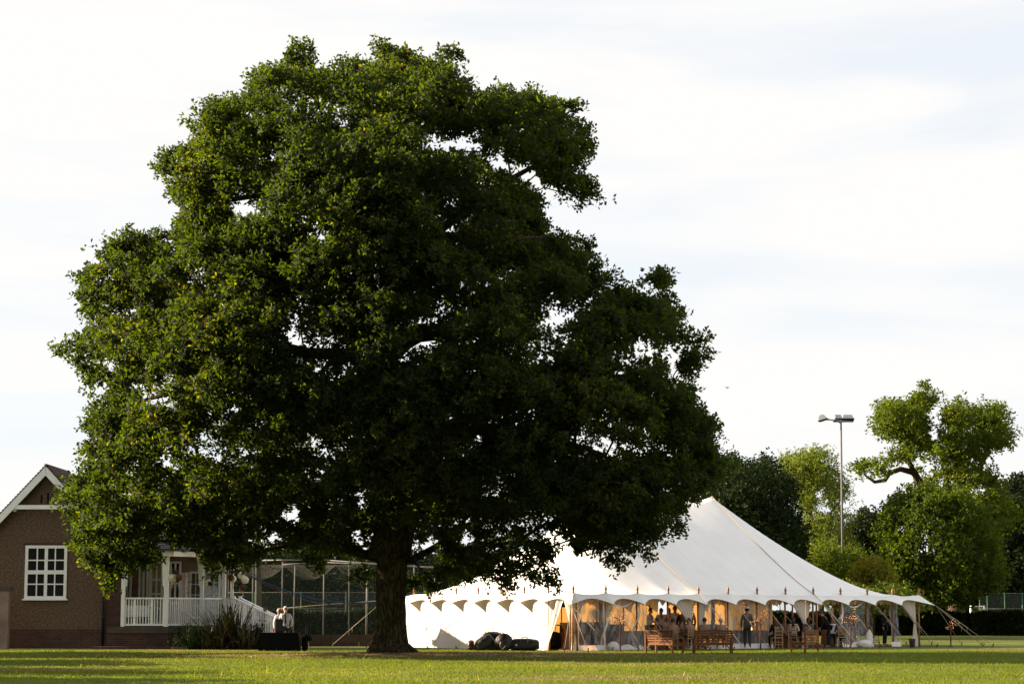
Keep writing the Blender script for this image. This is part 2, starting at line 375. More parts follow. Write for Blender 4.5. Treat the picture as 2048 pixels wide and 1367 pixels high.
# ------------------------------------------------------------------ ground
MOUND = (at(775, 1300, 80).x, 80.5)
def gz(x, y):
    d = math.hypot((x - MOUND[0]) * .55, y - MOUND[1])
    return .10 * math.exp(-(d / 3.2) ** 2) + .035 * math.sin(x * .21 + 1.3) * math.sin(y * .33 + .6) * (1 if y < 88 else 0)
def ground():
    xs = [-900, -400, -200, -120, -80] + [-60 + i * .75 for i in range(161)] + [80, 120, 200, 400, 900]
    ys = [-60, 0, 20, 35] + [40 + i * .6 for i in range(101)] + [110, 130, 160, 200, 300, 500, 900, 1800]
    vs = [(x, y, gz(x, y)) for y in ys for x in xs]; n = len(xs)
    fs = [(j * n + i, j * n + i + 1, (j + 1) * n + i + 1, (j + 1) * n + i) for j in range(len(ys) - 1) for i in range(n - 1)]
    b = MB(); b.add(vs, fs, True)
    tag(b.build('lawn', M['lawn']), kind='structure')
ground()

def quads_obj(name, P, mat_, parent=None, smooth=False):
    """P: (n, 4, 3) array of quads"""
    n = len(P); me = bpy.data.meshes.new(name)
    me.vertices.add(4 * n); me.vertices.foreach_set('co', P.reshape(-1).astype(np.float32))
    me.loops.add(4 * n); me.loops.foreach_set('vertex_index', np.arange(4 * n, dtype=np.int32))
    me.polygons.add(n); me.polygons.foreach_set('loop_start', np.arange(0, 4 * n, 4, dtype=np.int32))
    me.polygons.foreach_set('loop_total', np.full(n, 4, dtype=np.int32))
    me.materials.append(mat_); me.update(calc_edges=True)
    o = bpy.data.objects.new(name, me); COL.objects.link(o)
    if parent: o.parent = parent
    return o
def unit(a): return a / np.maximum(np.linalg.norm(a, axis=-1, keepdims=True), 1e-9)

def blades(seed, n, y0, y1, hgt, wid, name='grass_blades', label=None):
    g = np.random.default_rng(seed)
    y = y0 + (y1 - y0) * g.random(n); hw = y * .25 + 1
    x = (g.random(n) * 2 - 1) * hw
    z = np.array([gz(a, b) for a, b in zip(x, y)])
    # uneven growth: longer tufts in some patches
    k = .55 + .45 * np.sin(x * .35 + 2 * np.sin(y * .8)) * np.sin(y * 1.1 + np.sin(x * .2) * 2)
    h = hgt * (.35 + g.random(n) * .8) * (.5 + .7 * k)
    a = g.random(n) * 2 * PI; s = np.stack([np.cos(a), np.sin(a), a * 0], 1) * (wid * (.6 + g.random(n) * .8))[:, None]
    le = np.stack([g.normal(0, .5, n), g.normal(0, .5, n), a * 0 + 1], 1) * h[:, None]
    b = np.stack([x, y, z - .01], 1)
    P = np.stack([b - s * .5, b + s * .5, b + le + s * .15, b + le - s * .15], 1)
    return P
P = np.concatenate([blades(1, 330000, 45.5, 92, .055, .024), blades(2, 3500, 46, 86, .17, .02)])
_o = P[:, 0, :]
_keep = ~((((_o[:, 0] - 2.4) * np.cos(R(36)) + (_o[:, 1] - 90) * np.sin(R(36))) > -.2) & ((-(_o[:, 0] - 2.4) * np.sin(R(36)) + (_o[:, 1] - 90) * np.cos(R(36))) > .1))
_rg = np.random.default_rng(5)
_dm = np.hypot(_o[:, 0] * .4 + .8, (_o[:, 1] - 79.6) * 1.35) + 1.0 * np.sin(_o[:, 0] * 1.3) * np.sin(_o[:, 1] * 2.1) + _rg.normal(0, .8, len(_o))
_dry = (_dm < 4.2) | ((np.sin(_o[:, 0] * .17 + 4) * np.sin(_o[:, 1] * .42 + 1) > .75) & (_rg.random(len(_o)) < .6))
tag(quads_obj('dry_grass', P[_keep & _dry], M['straw']), 'straw coloured dry grass round the foot of the oak', 'grass', kind='stuff')
_keep &= ~_dry
tag(quads_obj('grass', P[_keep], M['grass']), 'short uneven grass blades growing all over the lawn', 'grass', kind='stuff')

# ------------------------------------------------------------------ trees
def in_poly(px, pz, poly):
    x1, z1 = poly[:, 0], poly[:, 1]; x2, z2 = np.roll(x1, -1), np.roll(z1, -1)
    c = ((z1 > pz) != (z2 > pz)) & (px < (x2 - x1) * (pz - z1) / (z2 - z1 + 1e-12) + x1)
    return c.sum() % 2 == 1
def dist_poly(px, pz, poly):
    a = poly; b = np.roll(poly, -1, axis=0); d = b - a; p = np.array([px, pz])
    t = np.clip(((p - a) * d).sum(1) / (d * d).sum(1), 0, 1)
    return np.sqrt((((a + d * t[:, None]) - p) ** 2).sum(1).min())

def sample_clumps(rng, poly, yc, depth, n, rmin, rmax, holes=(), flat=.7, space=.75, core=.25, fine=0, rf=(.35, .7)):
    """clump centres and radii filling an outline (x, z) with a rounded thickness in y"""
    lo_, hi_ = poly.min(0), poly.max(0); out = []; tries = 0
    for phase, (N, ra, rb) in enumerate(((n, rmin, rmax), (fine, rf[0], rf[1]))):
        k = 0; tries = 0
        while k < N and tries < N * 60:
            tries += 1
            x = rng.uniform(lo_[0], hi_[0]); z = rng.uniform(lo_[1], hi_[1])
            if not in_poly(x, z, poly): continue
            r = rng.uniform(ra, rb); d = dist_poly(x, z, poly)
            if d < r * .80: continue
            if phase == 1 and d > r * 3.2: continue
            if any((x - hx) ** 2 / (hr + r * .62) ** 2 + (z - hz) ** 2 / (hs + r * .52) ** 2 < 1 for hx, hz, hr, hs in holes): continue
            q = min(d / (depth * .8), 1); D = depth * math.sqrt(max(0, 1 - (1 - q) ** 2))
            y = yc + (D * rng.uniform(-1, 1) if rng.random() < core else D * rng.choice([-1, -1, 1]) * rng.uniform(.72, 1.0))
            if phase == 1: y = yc + D * rng.uniform(-1, 1)
            c = (x, y, z)
            kk = y / yc; c = (x * kk, y, EYE + (z - EYE) * kk)
            if any((c[0] - o[0]) ** 2 + (c[1] - o[1]) ** 2 + (c[2] - o[2]) ** 2 < (space * min(r, o[3])) ** 2 for o in out): continue
            out.append((c[0], c[1], c[2], r, r, r * flat)); k += 1
    return np.array(out)

def leaves_for(rng, C, sub, sprigs, leaves, L, Wd, spread=.30, holes=(), yc=0, bias=.3, droop=0.0):
    """leaf quads: clump > sub-clump > sprig > leaf"""
    g = np.random.default_rng(rng.randrange(1 << 30)); out = []
    cen = []; ax = []
    for c in C:
        k = max(5, int(sub * (c[3] / 1.3) ** 1.6))
        d = unit(g.normal(0, 1, (k, 3)) + np.array([0, 0, bias])); s = c[:3] + d * c[3:6] * g.uniform(.55, 1.02, (k, 1))
        q = max(2, int(sprigs))
        p = s[:, None, :] + g.normal(0, 1, (k, q, 3)) * spread * np.array([1, 1, .8])
        a = d[:, None, :] + g.normal(0, .55, (k, q, 3)) + np.array([0, 0, .35 - droop])
        cen.append(p.reshape(-1, 3)); ax.append(a.reshape(-1, 3))
    cen = np.concatenate(cen); ax = unit(np.concatenate(ax))
    if len(holes):
        keep = np.ones(len(cen), bool)
        for hx, hz, hr, hs in holes:
            kk = HY[0] / cen[:, 1]; e = (cen[:, 0] * kk - hx) ** 2 / hr ** 2 + (EYE + (cen[:, 2] - EYE) * kk - hz) ** 2 / hs ** 2
            keep &= (e > 1) | (g.random(len(cen)) < .06)
        cen = cen[keep]; ax = ax[keep]
    n = len(cen)
    r = unit(np.cross(ax, unit(g.normal(0, 1, (n, 3))))); r2 = np.cross(ax, r)
    for i in range(leaves):
        a = 2 * PI * i / leaves + g.normal(0, .35, n); tilt = g.uniform(.7, 1.5, n) if i else g.uniform(0, .5, n)
        rad = r * np.cos(a)[:, None] + r2 * np.sin(a)[:, None]
        d = unit(ax * np.cos(tilt)[:, None] + rad * np.sin(tilt)[:, None]); d[:, 2] -= .15; d = unit(d)
        sd = unit(np.cross(d, ax + g.normal(0, .45, (n, 3))))
        l = (L * g.uniform(.7, 1.25, n))[:, None]; w = (Wd * g.uniform(.8, 1.2, n))[:, None]
        b = cen + g.normal(0, L * .25, (n, 3))
        nn = np.cross(d, sd) * l * g.uniform(-.15, .15, (n, 1))
        out.append(np.stack([b, b + d * l * .5 + sd * w * .5 + nn, b + d * l, b + d * l * .55 - sd * w * .5 + nn], 1))
    return np.concatenate(out)

def grow(main, C, seed, r_tip=.03, expo=.42, sag=.0):
    """main: list of (list of points, list of radii, parent limb index or None). Clumps are joined to it by boughs."""
    rnd = random.Random(seed); pos = []; par = []; rad = []; pl = []
    starts = []
    for pts, rs, pi_ in main:
        # resample the hand placed limb with a little wander
        P = [Vector(p) for p in pts]; last = None
        if pi_ is not None:
            j = min(range(len(pos)), key=lambda k: (pos[k] - P[0]).length); last = j
        else: starts.append(len(pos))
        for i in range(len(P)):
            segs = 1 if i == 0 else max(1, int((P[i] - P[i - 1]).length / 1.1))
            for s in range(1, segs + 1):
                if i == 0: q = P[0]; r = rs[0]
                else:
                    t = s / segs; q = P[i - 1].lerp(P[i], t); r = rs[i - 1] + (rs[i] - rs[i - 1]) * t
                    w = min(r * .5, .3); q = q + Vector((rnd.uniform(-w, w), rnd.uniform(-w, w), rnd.uniform(-w, w)))
                pos.append(q); par.append(last if last is not None else -1); rad.append(r)
                pl.append(0 if last is None else pl[last] + (q - pos[last]).length); last = len(pos) - 1
    nm = len(pos)
    base = pos[0]
    order = sorted(range(len(C)), key=lambda k: min((Vector(C[k][:3]) - pos[j]).length for j in range(0, nm, 2)))
    for k in order:
        c = Vector(C[k][:3]); arr = np.array([tuple(p) for p in pos]); d = np.linalg.norm(arr - np.array(c), axis=1)
        cost = d + .22 * np.array(pl) + np.where(arr[:, 2] > c.z + .8, 1.2, 0)
        j = int(cost.argmin()); L = d[j]
        m = max(1, int(L / .9)); last = j; st = pos[j].copy()
        for s in range(1, m + 1):
            t = s / m; w = .16 * L ** .5 if s < m else 0
            q = st.lerp(c, t) + Vector((rnd.uniform(-w, w), rnd.uniform(-w, w), rnd.uniform(-w, w) + math.sin(t * PI) * .12 * L ** .8))
            pos.append(q); par.append(last); rad.append(0); pl.append(pl[last] + (q - pos[last]).length); last = len(pos) - 1
    cnt = [0] * len(pos); ch = [[] for _ in pos]
    for i, p in enumerate(par):
        if p >= 0: ch[p].append(i)
    for i in range(len(pos) - 1, -1, -1):
        if not ch[i]: cnt[i] += 1
        if par[i] >= 0: cnt[par[i]] += cnt[i]
    for i in range(nm, len(pos)): rad[i] = min(r_tip * cnt[i] ** expo, .9 * rad[par[i]] if rad[par[i]] else 9)
    b = MB(); used = set()
    def chain(i, j):
        pts = [pos[i]] if i >= 0 else []; rs = [max(min(rad[i], rad[j] * 1.15), .01)] if i >= 0 else []
        while True:
            pts.append(pos[j]); rs.append(max(rad[j], .008)); c = ch[j]
            if not c: break
            c = sorted(c, key=lambda k: -rad[k])
            for k in c[1:]: stack.append((j, k))
            j = c[0]
        if len(pts) > 1: b.tube(pts, rs, 8 if rs[0] > .12 else 5)
    stack = [(-1, s) for s in starts]
    while stack: chain(*stack.pop())
    return b

def polyw(pts, Y): return np.array([[at(x, y, Y).x, at(x, y, Y).z] for x, y in pts])
HY = [80.0]
def holesw(hs, Y):
    HY[0] = Y; k = F / Y; return [(at(x, y, Y).x, at(x, y, Y).z, a / k, b_ / k) for x, y, a, b_ in hs]

# ---- the great oak
TY = 80.5
OAK = [(150,1075),(128,1010),(138,960),(168,925),(158,862),(172,815),(215,768),(192,742),(152,748),(124,702),(148,682),(176,684),(148,612),(172,582),(152,532),
 (200,502),(236,462),(300,464),(338,446),(362,436),(332,392),(324,332),(336,296),(388,276),(388,232),(420,192),(486,186),(490,152),(548,122),
 (590,92),(636,108),(688,112),(724,100),(762,98),(800,96),(832,100),(868,112),(884,88),(906,100),(908,130),(944,160),(988,166),(1008,155),(1060,166),(1104,186),
 (1140,232),(1152,262),(1180,285),(1172,310),(1186,342),(1198,380),(1176,414),(1158,404),(1140,388),(1102,376),(1088,410),(1086,440),(1140,446),(1196,486),
 (1200,532),(1236,566),(1290,574),(1298,536),(1336,545),(1346,580),(1368,636),(1406,662),(1400,750),(1424,830),(1422,872),(1452,922),(1440,962),(1412,990),
 (1388,1022),(1350,1050),(1332,1090),(1310,1084),(1290,1114),(1268,1086),(1250,1132),(1212,1144),(1190,1106),(1160,1100),(1146,1146),(1106,1180),(1070,1172),(1040,1158),
 (1008,1182),(985,1150),(950,1165),(918,1140),(890,1172),(846,1160),(826,1200),(812,1180),(808,1120),(745,1120),(738,1190),(712,1185),(690,1120),(650,1110),(632,1140),(612,1132),(585,1100),(540,1094),
 (504,1132),(470,1150),(440,1148),(404,1142),(372,1112),(340,1086),(318,1120),(290,1152),(262,1142),(240,1130),(226,1184),(200,1188),(176,1142),(150,1120)]
HOLES = [(872,290,27,14),(942,292,16,5),(1000,330,22,13),(1058,352,24,14),(500,424,26,9),(832,688,30,9),(306,795,22,8),(1108,648,18,10),(1345,735,9,20),(625,693,22,5),
 (917,868,16,8),(902,462,22,9),(578,1030,22,8),(548,700,8,5),(715,1005,8,8),(545,1075,14,9),(935,1085,18,12),(1062,1070,14,10),(1098,718,16,7),(1240,745,14,8),(806,722,14,8),
 (440,920,14,7),(590,640,10,7),(560,330,8,5),(610,195,7,5),(690,250,8,6),(1190,900,12,8),(330,930,10,6),(760,1010,0.1,0.1),(1380,700,6,8),(660,905,8,4),(480,820,9,6),(1010,560,14,7),(1300,900,9,6),(990,990,12,7),(860,1100,10,16),(690,960,5,3),
 (740,560,9,6),(640,480,9,6),(870,640,12,6),(1180,620,10,6),(260,620,7,5),(380,560,8,5),(240,1000,7,5),(1120,1080,8,8)]
# boughs low on the left of the stem stay clear of leaves
def oak():
    rng = random.Random(11); poly = polyw(OAK, TY); hs = holesw(HOLES, TY)
    C = sample_clumps(rng, poly, TY, 9.2, 600, .85, 1.8, hs, .66, .74, .38, 420, (.30, .65))
    root = empty('oak_tree', (MOUND[0], TY, 0), 0, 'huge spreading oak with a dense dark crown and thick trunk standing on the lawn', 'tree')
    o = np.array(root.location)
    ext = []
    for px, py in ((140,705),(165,730),(182,752),(160,690),(222,1160),(206,1142),(236,1130),(190,1112),(286,1130),(280,1105),(430,1120),(446,1136),(846,1152),(890,1152),(962,1150),(1006,1166),(1066,1160),(1100,1165),
                   (1040,1142),(1232,1124),(1282,1092),(1150,392),(1176,396),(1164,372),(725,1155),(733,1122),(622,1128),(1308,560),(1330,572),(148,1005),(142,985),(160,1062),(896,112),(604,106),(1340,1066),(172,1085),(205,1105),(252,1120),
                   (330,345),(345,310),(1388,690),(1398,720),(1412,850),(1168,300),(1160,260),(1135,225),(820,1165),(870,1165),(930,1145),(200,760),(170,600),(168,560),(215,505),(255,480),(770,104),(820,1130),(1440,935),(150,1040),(545,1055),(600,1062),(520,1075),(640,1050),(575,1085),(660,1085),(962,330),(985,292),(1012,300),(1032,384),(1062,424),(1000,372),(960,270),(905,250),(930,330),(1075,330),(1120,350),(1105,300)):
        y = TY + rng.uniform(-3.5, 3.5); q_ = at(px, py, y); ext.append((q_.x, y, q_.z, .48, .45, .38))
    C = np.concatenate([C, np.array(ext)])
    # keep the lowest stem clear
    tx = at(778, 1100, TY).x
    C = C[~((np.abs(C[:, 0] - tx) < 1.5) & (C[:, 2] < at(0, 1060, TY).z) & (C[:, 1] < TY + 1.5))]
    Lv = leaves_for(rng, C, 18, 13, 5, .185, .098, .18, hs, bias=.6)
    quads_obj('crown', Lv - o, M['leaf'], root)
    p = lambda x, y, d=0: tuple(at(x, y, TY) + Vector((0, d, 0)))
    main = [([p(778, 1120), p(790, 1040), p(800, 950), p(790, 860, .3), p(772, 760), p(765, 690), p(740, 600), p(716, 500, .4), p(690, 420), p(680, 330), p(650, 250), p(620, 170)], [.78, .74, .70, .62, .55, .50, .42, .36, .28, .2, .13, .05], None),
            ([p(770, 720), p(800, 686, -.4), p(845, 672, -.6), p(900, 664, -1), p(985, 640, -2), p(1080, 610, -3), p(1160, 590, -4)], [.42, .40, .36, .30, .24, .16, .06], 0),
            ([p(720, 520), p(780, 480, 1), p(860, 462, 1), p(950, 474, 0), p(1040, 480, 0)], [.3, .28, .22, .18, .08], 0),
            ([p(690, 420), p(760, 340, -1), p(820, 290, -2), p(880, 220, -2), p(930, 180, -2)], [.24, .2, .16, .1, .05], 0),
            ([p(860, 462, 1), p(940, 400, 2), p(1020, 340, 2), p(1090, 300, 2), p(1140, 322, 1), p(1168, 375, 0)], [.2, .16, .12, .07, .05, .02], 1),
            ([p(660, 420), p(590, 410, -1), p(540, 405, -2), p(480, 430, -3), p(420, 470, -3)], [.22, .17, .12, .09, .05], 0),
            ([p(795, 905), p(730, 930, -1), p(690, 952, -1.6), p(640, 985, -2.4), p(590, 1008, -3), p(530, 1000, -3), p(460, 990, -3)], [.40, .34, .30, .26, .2, .14, .06], 0),
            ([p(772, 770), p(690, 700, 1.5), p(600, 690, 2), p(480, 660, 2), p(360, 620, 2)], [.34, .28, .22, .15, .06], 0),
            ([p(785, 850), p(700, 820, -3), p(580, 790, -5), p(450, 800, -5.5), p(320, 830, -5)], [.32, .26, .2, .13, .05], 0),
            ([p(800, 930), p(880, 900, -2), p(960, 880, -4), p(1080, 890, -5), p(1200, 930, -5)], [.36, .3, .24, .16, .06], 0),
            ([p(795, 890), p(900, 830, 3), p(1040, 780, 5), p(1200, 760, 5), p(1320, 800, 4)], [.36, .3, .24, .15, .06], 0),
            ([p(735, 590), p(650, 560, -3), p(560, 540, -5), p(450, 560, -6)], [.26, .2, .14, .06], 0),
            ([p(750, 640), p(840, 560, -4), p(960, 540, -6), p(1080, 520, -5)], [.24, .18, .12, .05], 0),
            ([p(590, 1008, -3), p(560, 1040, -3.6), p(520, 1080, -4)], [.14, .1, .05], 1),
            ([p(800, 950), p(860, 985, 2), p(960, 1010, 3), p(1080, 1020, 3)], [.28, .22, .16, .06], 0)]
    b = grow(main, C, 5, .026, .43)
    # the stem: one surface with a buttressed foot
    Y0 = at(775, 1300, TY)
    def ring(py, xl, xr, flare):
        l = at(xl, py, TY); r = at(xr, py, TY); return (l.z, (l.x + r.x) / 2, (r.x - l.x) / 2 * .94, flare)
    rows = [ring(1312, 726, 842, 1), ring(1300, 733, 832, 1), ring(1285, 742, 816, .9), ring(1265, 745, 813, .7), ring(1240, 748, 812, .5), ring(1200, 750, 811, .35), ring(1160, 750, 813, .25), ring(1120, 752, 816, .2),
            ring(1060, 757, 828, .2), ring(1000, 764, 838, .2), ring(940, 766, 842, .2), ring(880, 764, 824, .2), ring(820, 754, 806, .1)]
    n = 56; NV = 72
    def stem(u, v):
        t = v * (len(rows) - 1); i = min(int(t), len(rows) - 2); f = t - i
        z, cx, r, fl = [rows[i][k] * (1 - f) + rows[i + 1][k] * f for k in range(4)]
        a = u * 2 * PI
        k = 1 + fl * .10 * math.sin(a * 5 + 1.0) + fl * .05 * math.sin(a * 9 + 2) + .022 * math.sin(a * 23 + z * 1.3) + .018 * math.sin(a * 14 - z * 2.1) + .012 * math.sin(z * 9 + a * 6)
        return Vector((cx + r * k * math.cos(a), TY + r * k * math.sin(a), z))
    b.grid(stem, n, NV)
    bo = b.build('trunk', M['bark_oak'], root)
    bo.data.transform(Matrix.Translation(-Vector(o)))
def bark_mat():
    m = mat('furrowed_bark', (.055, .042, .022), .95, .1)
    n = m.node_tree.nodes; l = m.node_tree.links; b = n['Principled BSDF']; t = n.new('ShaderNodeTexCoord')
    mpp = n.new('ShaderNodeMapping'); mpp.inputs['Scale'].default_value = (1, 1, .22); l.new(t.outputs['Object'], mpp.inputs[0])
    v = n.new('ShaderNodeTexVoronoi'); v.feature = 'DISTANCE_TO_EDGE'; v.inputs['Scale'].default_value = 8
    z = n.new('ShaderNodeTexNoise'); z.inputs['Scale'].default_value = 3.5; z.inputs['Detail'].default_value = 6; l.new(mpp.outputs[0], z.inputs[0])
    va = n.new('ShaderNodeVectorMath'); va.operation = 'MULTIPLY_ADD'; va.inputs[1].default_value = (.5, .5, .5); l.new(z.outputs[1], va.inputs[0]); l.new(mpp.outputs[0], va.inputs[2]); l.new(va.outputs[0], v.inputs[0])
    r = n.new('ShaderNodeValToRGB'); e = r.color_ramp.elements; e[0].position = .0; e[0].color = (.008, .0065, .004, 1); e[1].position = .22; e[1].color = (.066, .052, .028, 1); l.new(v.outputs[0], r.inputs[0])
    z2 = n.new('ShaderNodeTexNoise'); z2.inputs['Scale'].default_value = .8; l.new(t.outputs['Object'], z2.inputs[0])
    r2 = n.new('ShaderNodeValToRGB'); r2.color_ramp.elements[0].position = .4; r2.color_ramp.elements[0].color = (.75, .85, .5, 1); r2.color_ramp.elements[1].position = .6; l.new(z2.outputs[0], r2.inputs[0])
    x = n.new('ShaderNodeMixRGB'); x.blend_type = 'MULTIPLY'; x.inputs[0].default_value = 1; l.new(r.outputs[0], x.inputs[1]); l.new(r2.outputs[0], x.inputs[2]); l.new(x.outputs[0], b.inputs[0])
    u = n.new('ShaderNodeBump'); u.inputs['Strength'].default_value = 1; u.inputs['Distance'].default_value = .08; l.new(v.outputs[0], u.inputs['Height']); l.new(u.outputs[0], b.inputs['Normal'])
    return m
M['bark_oak'] = bark_mat()
oak()

def tree(name, label, pts, Y, depth, leafm, trunk, seed, n=90, r=(.9, 1.8), sub=12, sprigs=7, leaves=4, L=.3, Wd=.16, spread=.35, holes=(), fine=40, rf=(.4, .8),
         group=None, flat=.7, core=.35, barkm='bark2', cat='tree', droop=0.0, kind=None, tip=.03, space=.8):
    """trunk: main limbs as pixel polylines [(pts, radii, parent)]"""
    rng = random.Random(seed); poly = polyw(pts, Y); hs = holesw(holes, Y)
    C = sample_clumps(rng, poly, Y, depth, n, r[0], r[1], hs, flat, space, core, fine, rf)
    bx = at(trunk[0][0][0][0], 1223, Y).x
    root = empty(name, (bx, Y, 0), 0, label, cat, group)
    if kind: root['kind'] = kind
    o = np.array(root.location)
    quads_obj('crown', leaves_for(rng, C, sub, sprigs, leaves, L, Wd, spread, hs, droop=droop) - o, M[leafm], root)
    main = []
    for pp, rs, pi_ in trunk:
        q = [tuple(at(a[0], a[1], Y) + Vector((0, a[2] if len(a) > 2 else 0, 0))) for a in pp]
        if pi_ is None: q = [(q[0][0], q[0][1], -.1)] + q
        main.append((q, ([rs[0] * 1.25] + list(rs)) if pi_ is None else list(rs), pi_))
    b = grow(main, C, seed, tip, .42); b.v = [tuple(np.array(v) - o) for v in b.v]
    b.build('trunk', M[barkm], root)
    return root

# ---- right hand background
tree('oak_tree', 'sunlit gnarled oak with bare twisted limbs rising behind the right end of the tent',
     [(1716,956),(1704,938),(1712,918),(1760,906),(1790,905),(1800,895),(1785,878),(1750,880),(1722,900),(1712,886),(1740,850),(1745,815),(1770,790),(1800,800),(1830,785),(1845,762),(1870,775),(1868,800),(1858,822),(1862,850),(1878,830),(1890,800),(1920,792),(1950,815),(1980,790),(2005,808),(2012,840),(2032,880),(2020,905),(1985,900),(1975,925),(1990,945),(2010,960),(2025,1000),(2040,1040),(2000,1090),(1990,1150),(1960,1185),(1900,1180),(1880,1100),(1850,1000),(1800,985),(1830,965),(1825,930),(1800,930),(1785,950),(1750,958)],
     172, 9, 'leaf_r', [([(1915,1240),(1917,1140),(1922,1050),(1925,980),(1920,930),(1915,880),(1925,820)], [.75,.7,.62,.5,.4,.25,.08], None),
      ([(1920,1090),(1880,1030),(1850,980),(1830,945),(1815,915),(1835,860),(1848,800)], [.45,.4,.34,.28,.2,.14,.05], 0),
      ([(1830,945),(1800,938),(1780,945),(1768,960),(1750,962),(1730,950)], [.26,.22,.2,.18,.14,.08], 0),
      ([(1922,1000),(1950,950),(1975,900),(1990,850)], [.34,.26,.18,.06], 0)],
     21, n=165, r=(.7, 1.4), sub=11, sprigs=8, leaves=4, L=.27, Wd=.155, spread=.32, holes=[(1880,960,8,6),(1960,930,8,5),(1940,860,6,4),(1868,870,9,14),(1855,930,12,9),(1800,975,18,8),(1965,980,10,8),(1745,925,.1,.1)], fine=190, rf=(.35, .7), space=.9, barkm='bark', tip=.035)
tree('sycamore_tree', 'broad leafy mid green tree beside the right end of the tent',
     [(1748,1052),(1772,1030),(1755,1005),(1772,985),(1800,992),(1812,970),(1838,985),(1858,950),(1880,985),(1905,992),(1918,965),(1942,998),(1975,1010),(1968,1045),(1998,1070),(1990,1110),(2014,1140),(1998,1185),(1950,1192),(1940,1212),(1915,1226),(1880,1212),(1850,1222),(1820,1200),(1790,1206),(1762,1180),(1770,1150),(1742,1130),(1768,1098)],
     150, 7, 'leaf_m', [([(1868,1238),(1866,1180),(1862,1120),(1860,1050)], [.35,.3,.22,.08], None)], 22, n=95, r=(.7, 1.3), sub=10, sprigs=8, leaves=4, L=.27, Wd=.155, spread=.34, fine=170, rf=(.3, .7), holes=[(1800,1060,9,7),(1850,1100,8,6),(1940,1080,9,6),(1900,1040,7,5)])
for i, (lab, pts, Y, tr, lm, n) in enumerate([
    ('dark tree mass directly behind the tennis fence at the right edge', [(1960,1000),(2000,960),(2060,950),(2140,960),(2150,1100),(2140,1200),(2060,1215),(1980,1210),(1950,1150),(1975,1080)], 200, [([(2050,1235),(2050,1150),(2055,1050)], [.5,.4,.1], None)], 'leaf_f', 110),
    ('dark tree low between the floodlight mast and the gnarled oak', [(1700,1060),(1730,1015),(1765,1030),(1790,1060),(1800,1120),(1780,1190),(1700,1190),(1680,1120)], 235, [([(1745,1235),(1745,1150),(1745,1060)], [.4,.3,.1], None)], 'leaf_f', 60),
    ('dark low tree seen in the gap right of the gnarled oak trunk', [(1900,1030),(1940,1010),(1990,1030),(2010,1100),(2010,1200),(1900,1205),(1880,1120)], 215, [([(1950,1235),(1950,1150),(1950,1060)], [.4,.3,.1], None)], 'leaf_f', 60)]):
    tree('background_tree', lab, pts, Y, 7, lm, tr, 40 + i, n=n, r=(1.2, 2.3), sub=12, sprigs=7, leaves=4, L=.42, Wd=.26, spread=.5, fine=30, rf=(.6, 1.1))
tree('hornbeam_tree', 'dense dark green rounded tree behind the tent peak',
     [(1400,960),(1440,915),(1475,905),(1500,918),(1530,905),(1560,930),(1590,960),(1600,1010),(1615,1060),(1620,1120),(1600,1160),(1500,1150),(1400,1120)],
     134, 6, 'leaf_d', [([(1505,1240),(1505,1150),(1508,1050),(1510,960)], [.35,.3,.2,.06], None)], 23, n=150, r=(.8, 1.4), sub=14, sprigs=8, leaves=4, L=.20, Wd=.11, spread=.3, fine=90, rf=(.25, .5), core=.2)
tree('ash_tree', 'feathery pale green tree between the dark rounded tree and the floodlight mast',
     [(1545,920),(1575,900),(1600,905),(1628,882),(1650,890),(1668,925),(1690,960),(1712,1000),(1712,1030),(1690,1060),(1720,1100),(1720,1150),(1680,1165),(1640,1140),(1610,1100),(1600,1040),(1580,980),(1550,950)],
     152, 5, 'leaf_a', [([(1640,1240),(1640,1150),(1630,1080),(1622,1030),(1625,960),(1630,905)], [.22,.2,.16,.13,.08,.03], None), ([(1632,1085),(1650,1040),(1672,1010),(1690,985)], [.12,.09,.06,.03], 0), ([(1624,1030),(1605,990),(1585,940)], [.08,.06,.03], 0)],
     24, n=105, r=(.6, 1.2), sub=8, sprigs=7, leaves=5, L=.24, Wd=.085, spread=.34, holes=[(1650,1020,14,7),(1640,990,10,6),(1690,1010,8,8)], fine=70, core=.5, tip=.022)
tree('willow_tree', 'olive green bushy tree low behind the tent slope and mast',
     [(1600,1110),(1630,1080),(1680,1085),(1720,1090),(1745,1120),(1750,1180),(1700,1200),(1620,1200)], 142, 4, 'leaf_r', [([(1670,1240),(1670,1180),(1672,1120)], [.2,.15,.05], None)], 25, n=70, r=(.7, 1.2), sub=12, sprigs=7, leaves=4, L=.22, Wd=.10, spread=.3, fine=40)
tree('maple_bush', 'bush with orange and yellow leaves behind the right tent slope',
     [(1705,1140),(1725,1112),(1750,1110),(1775,1130),(1790,1170),(1790,1205),(1720,1205),(1700,1180)], 136, 2.5, 'leaf_y', [([(1745,1240),(1745,1190),(1745,1140)], [.1,.08,.03], None)], 26, n=45, r=(.5, .9), sub=11, sprigs=7, leaves=4, L=.17, Wd=.10, spread=.22, fine=90, rf=(.25, .45), cat='bush')
tree('lime_tree', 'bright yellow green young tree seen through the open right end of the tent',
     [(1560,1175),(1600,1160),(1680,1165),(1740,1170),(1800,1165),(1850,1180),(1860,1215),(1800,1228),(1700,1225),(1655,1215),(1560,1190)], 128, 2.5, 'leaf_a', [([(1740,1240),(1742,1215),(1742,1190)], [.1,.08,.03], None)], 27, n=70, r=(.5, .9), sub=10, sprigs=6, leaves=4, L=.18, Wd=.12, spread=.25, fine=40, rf=(.25, .45))
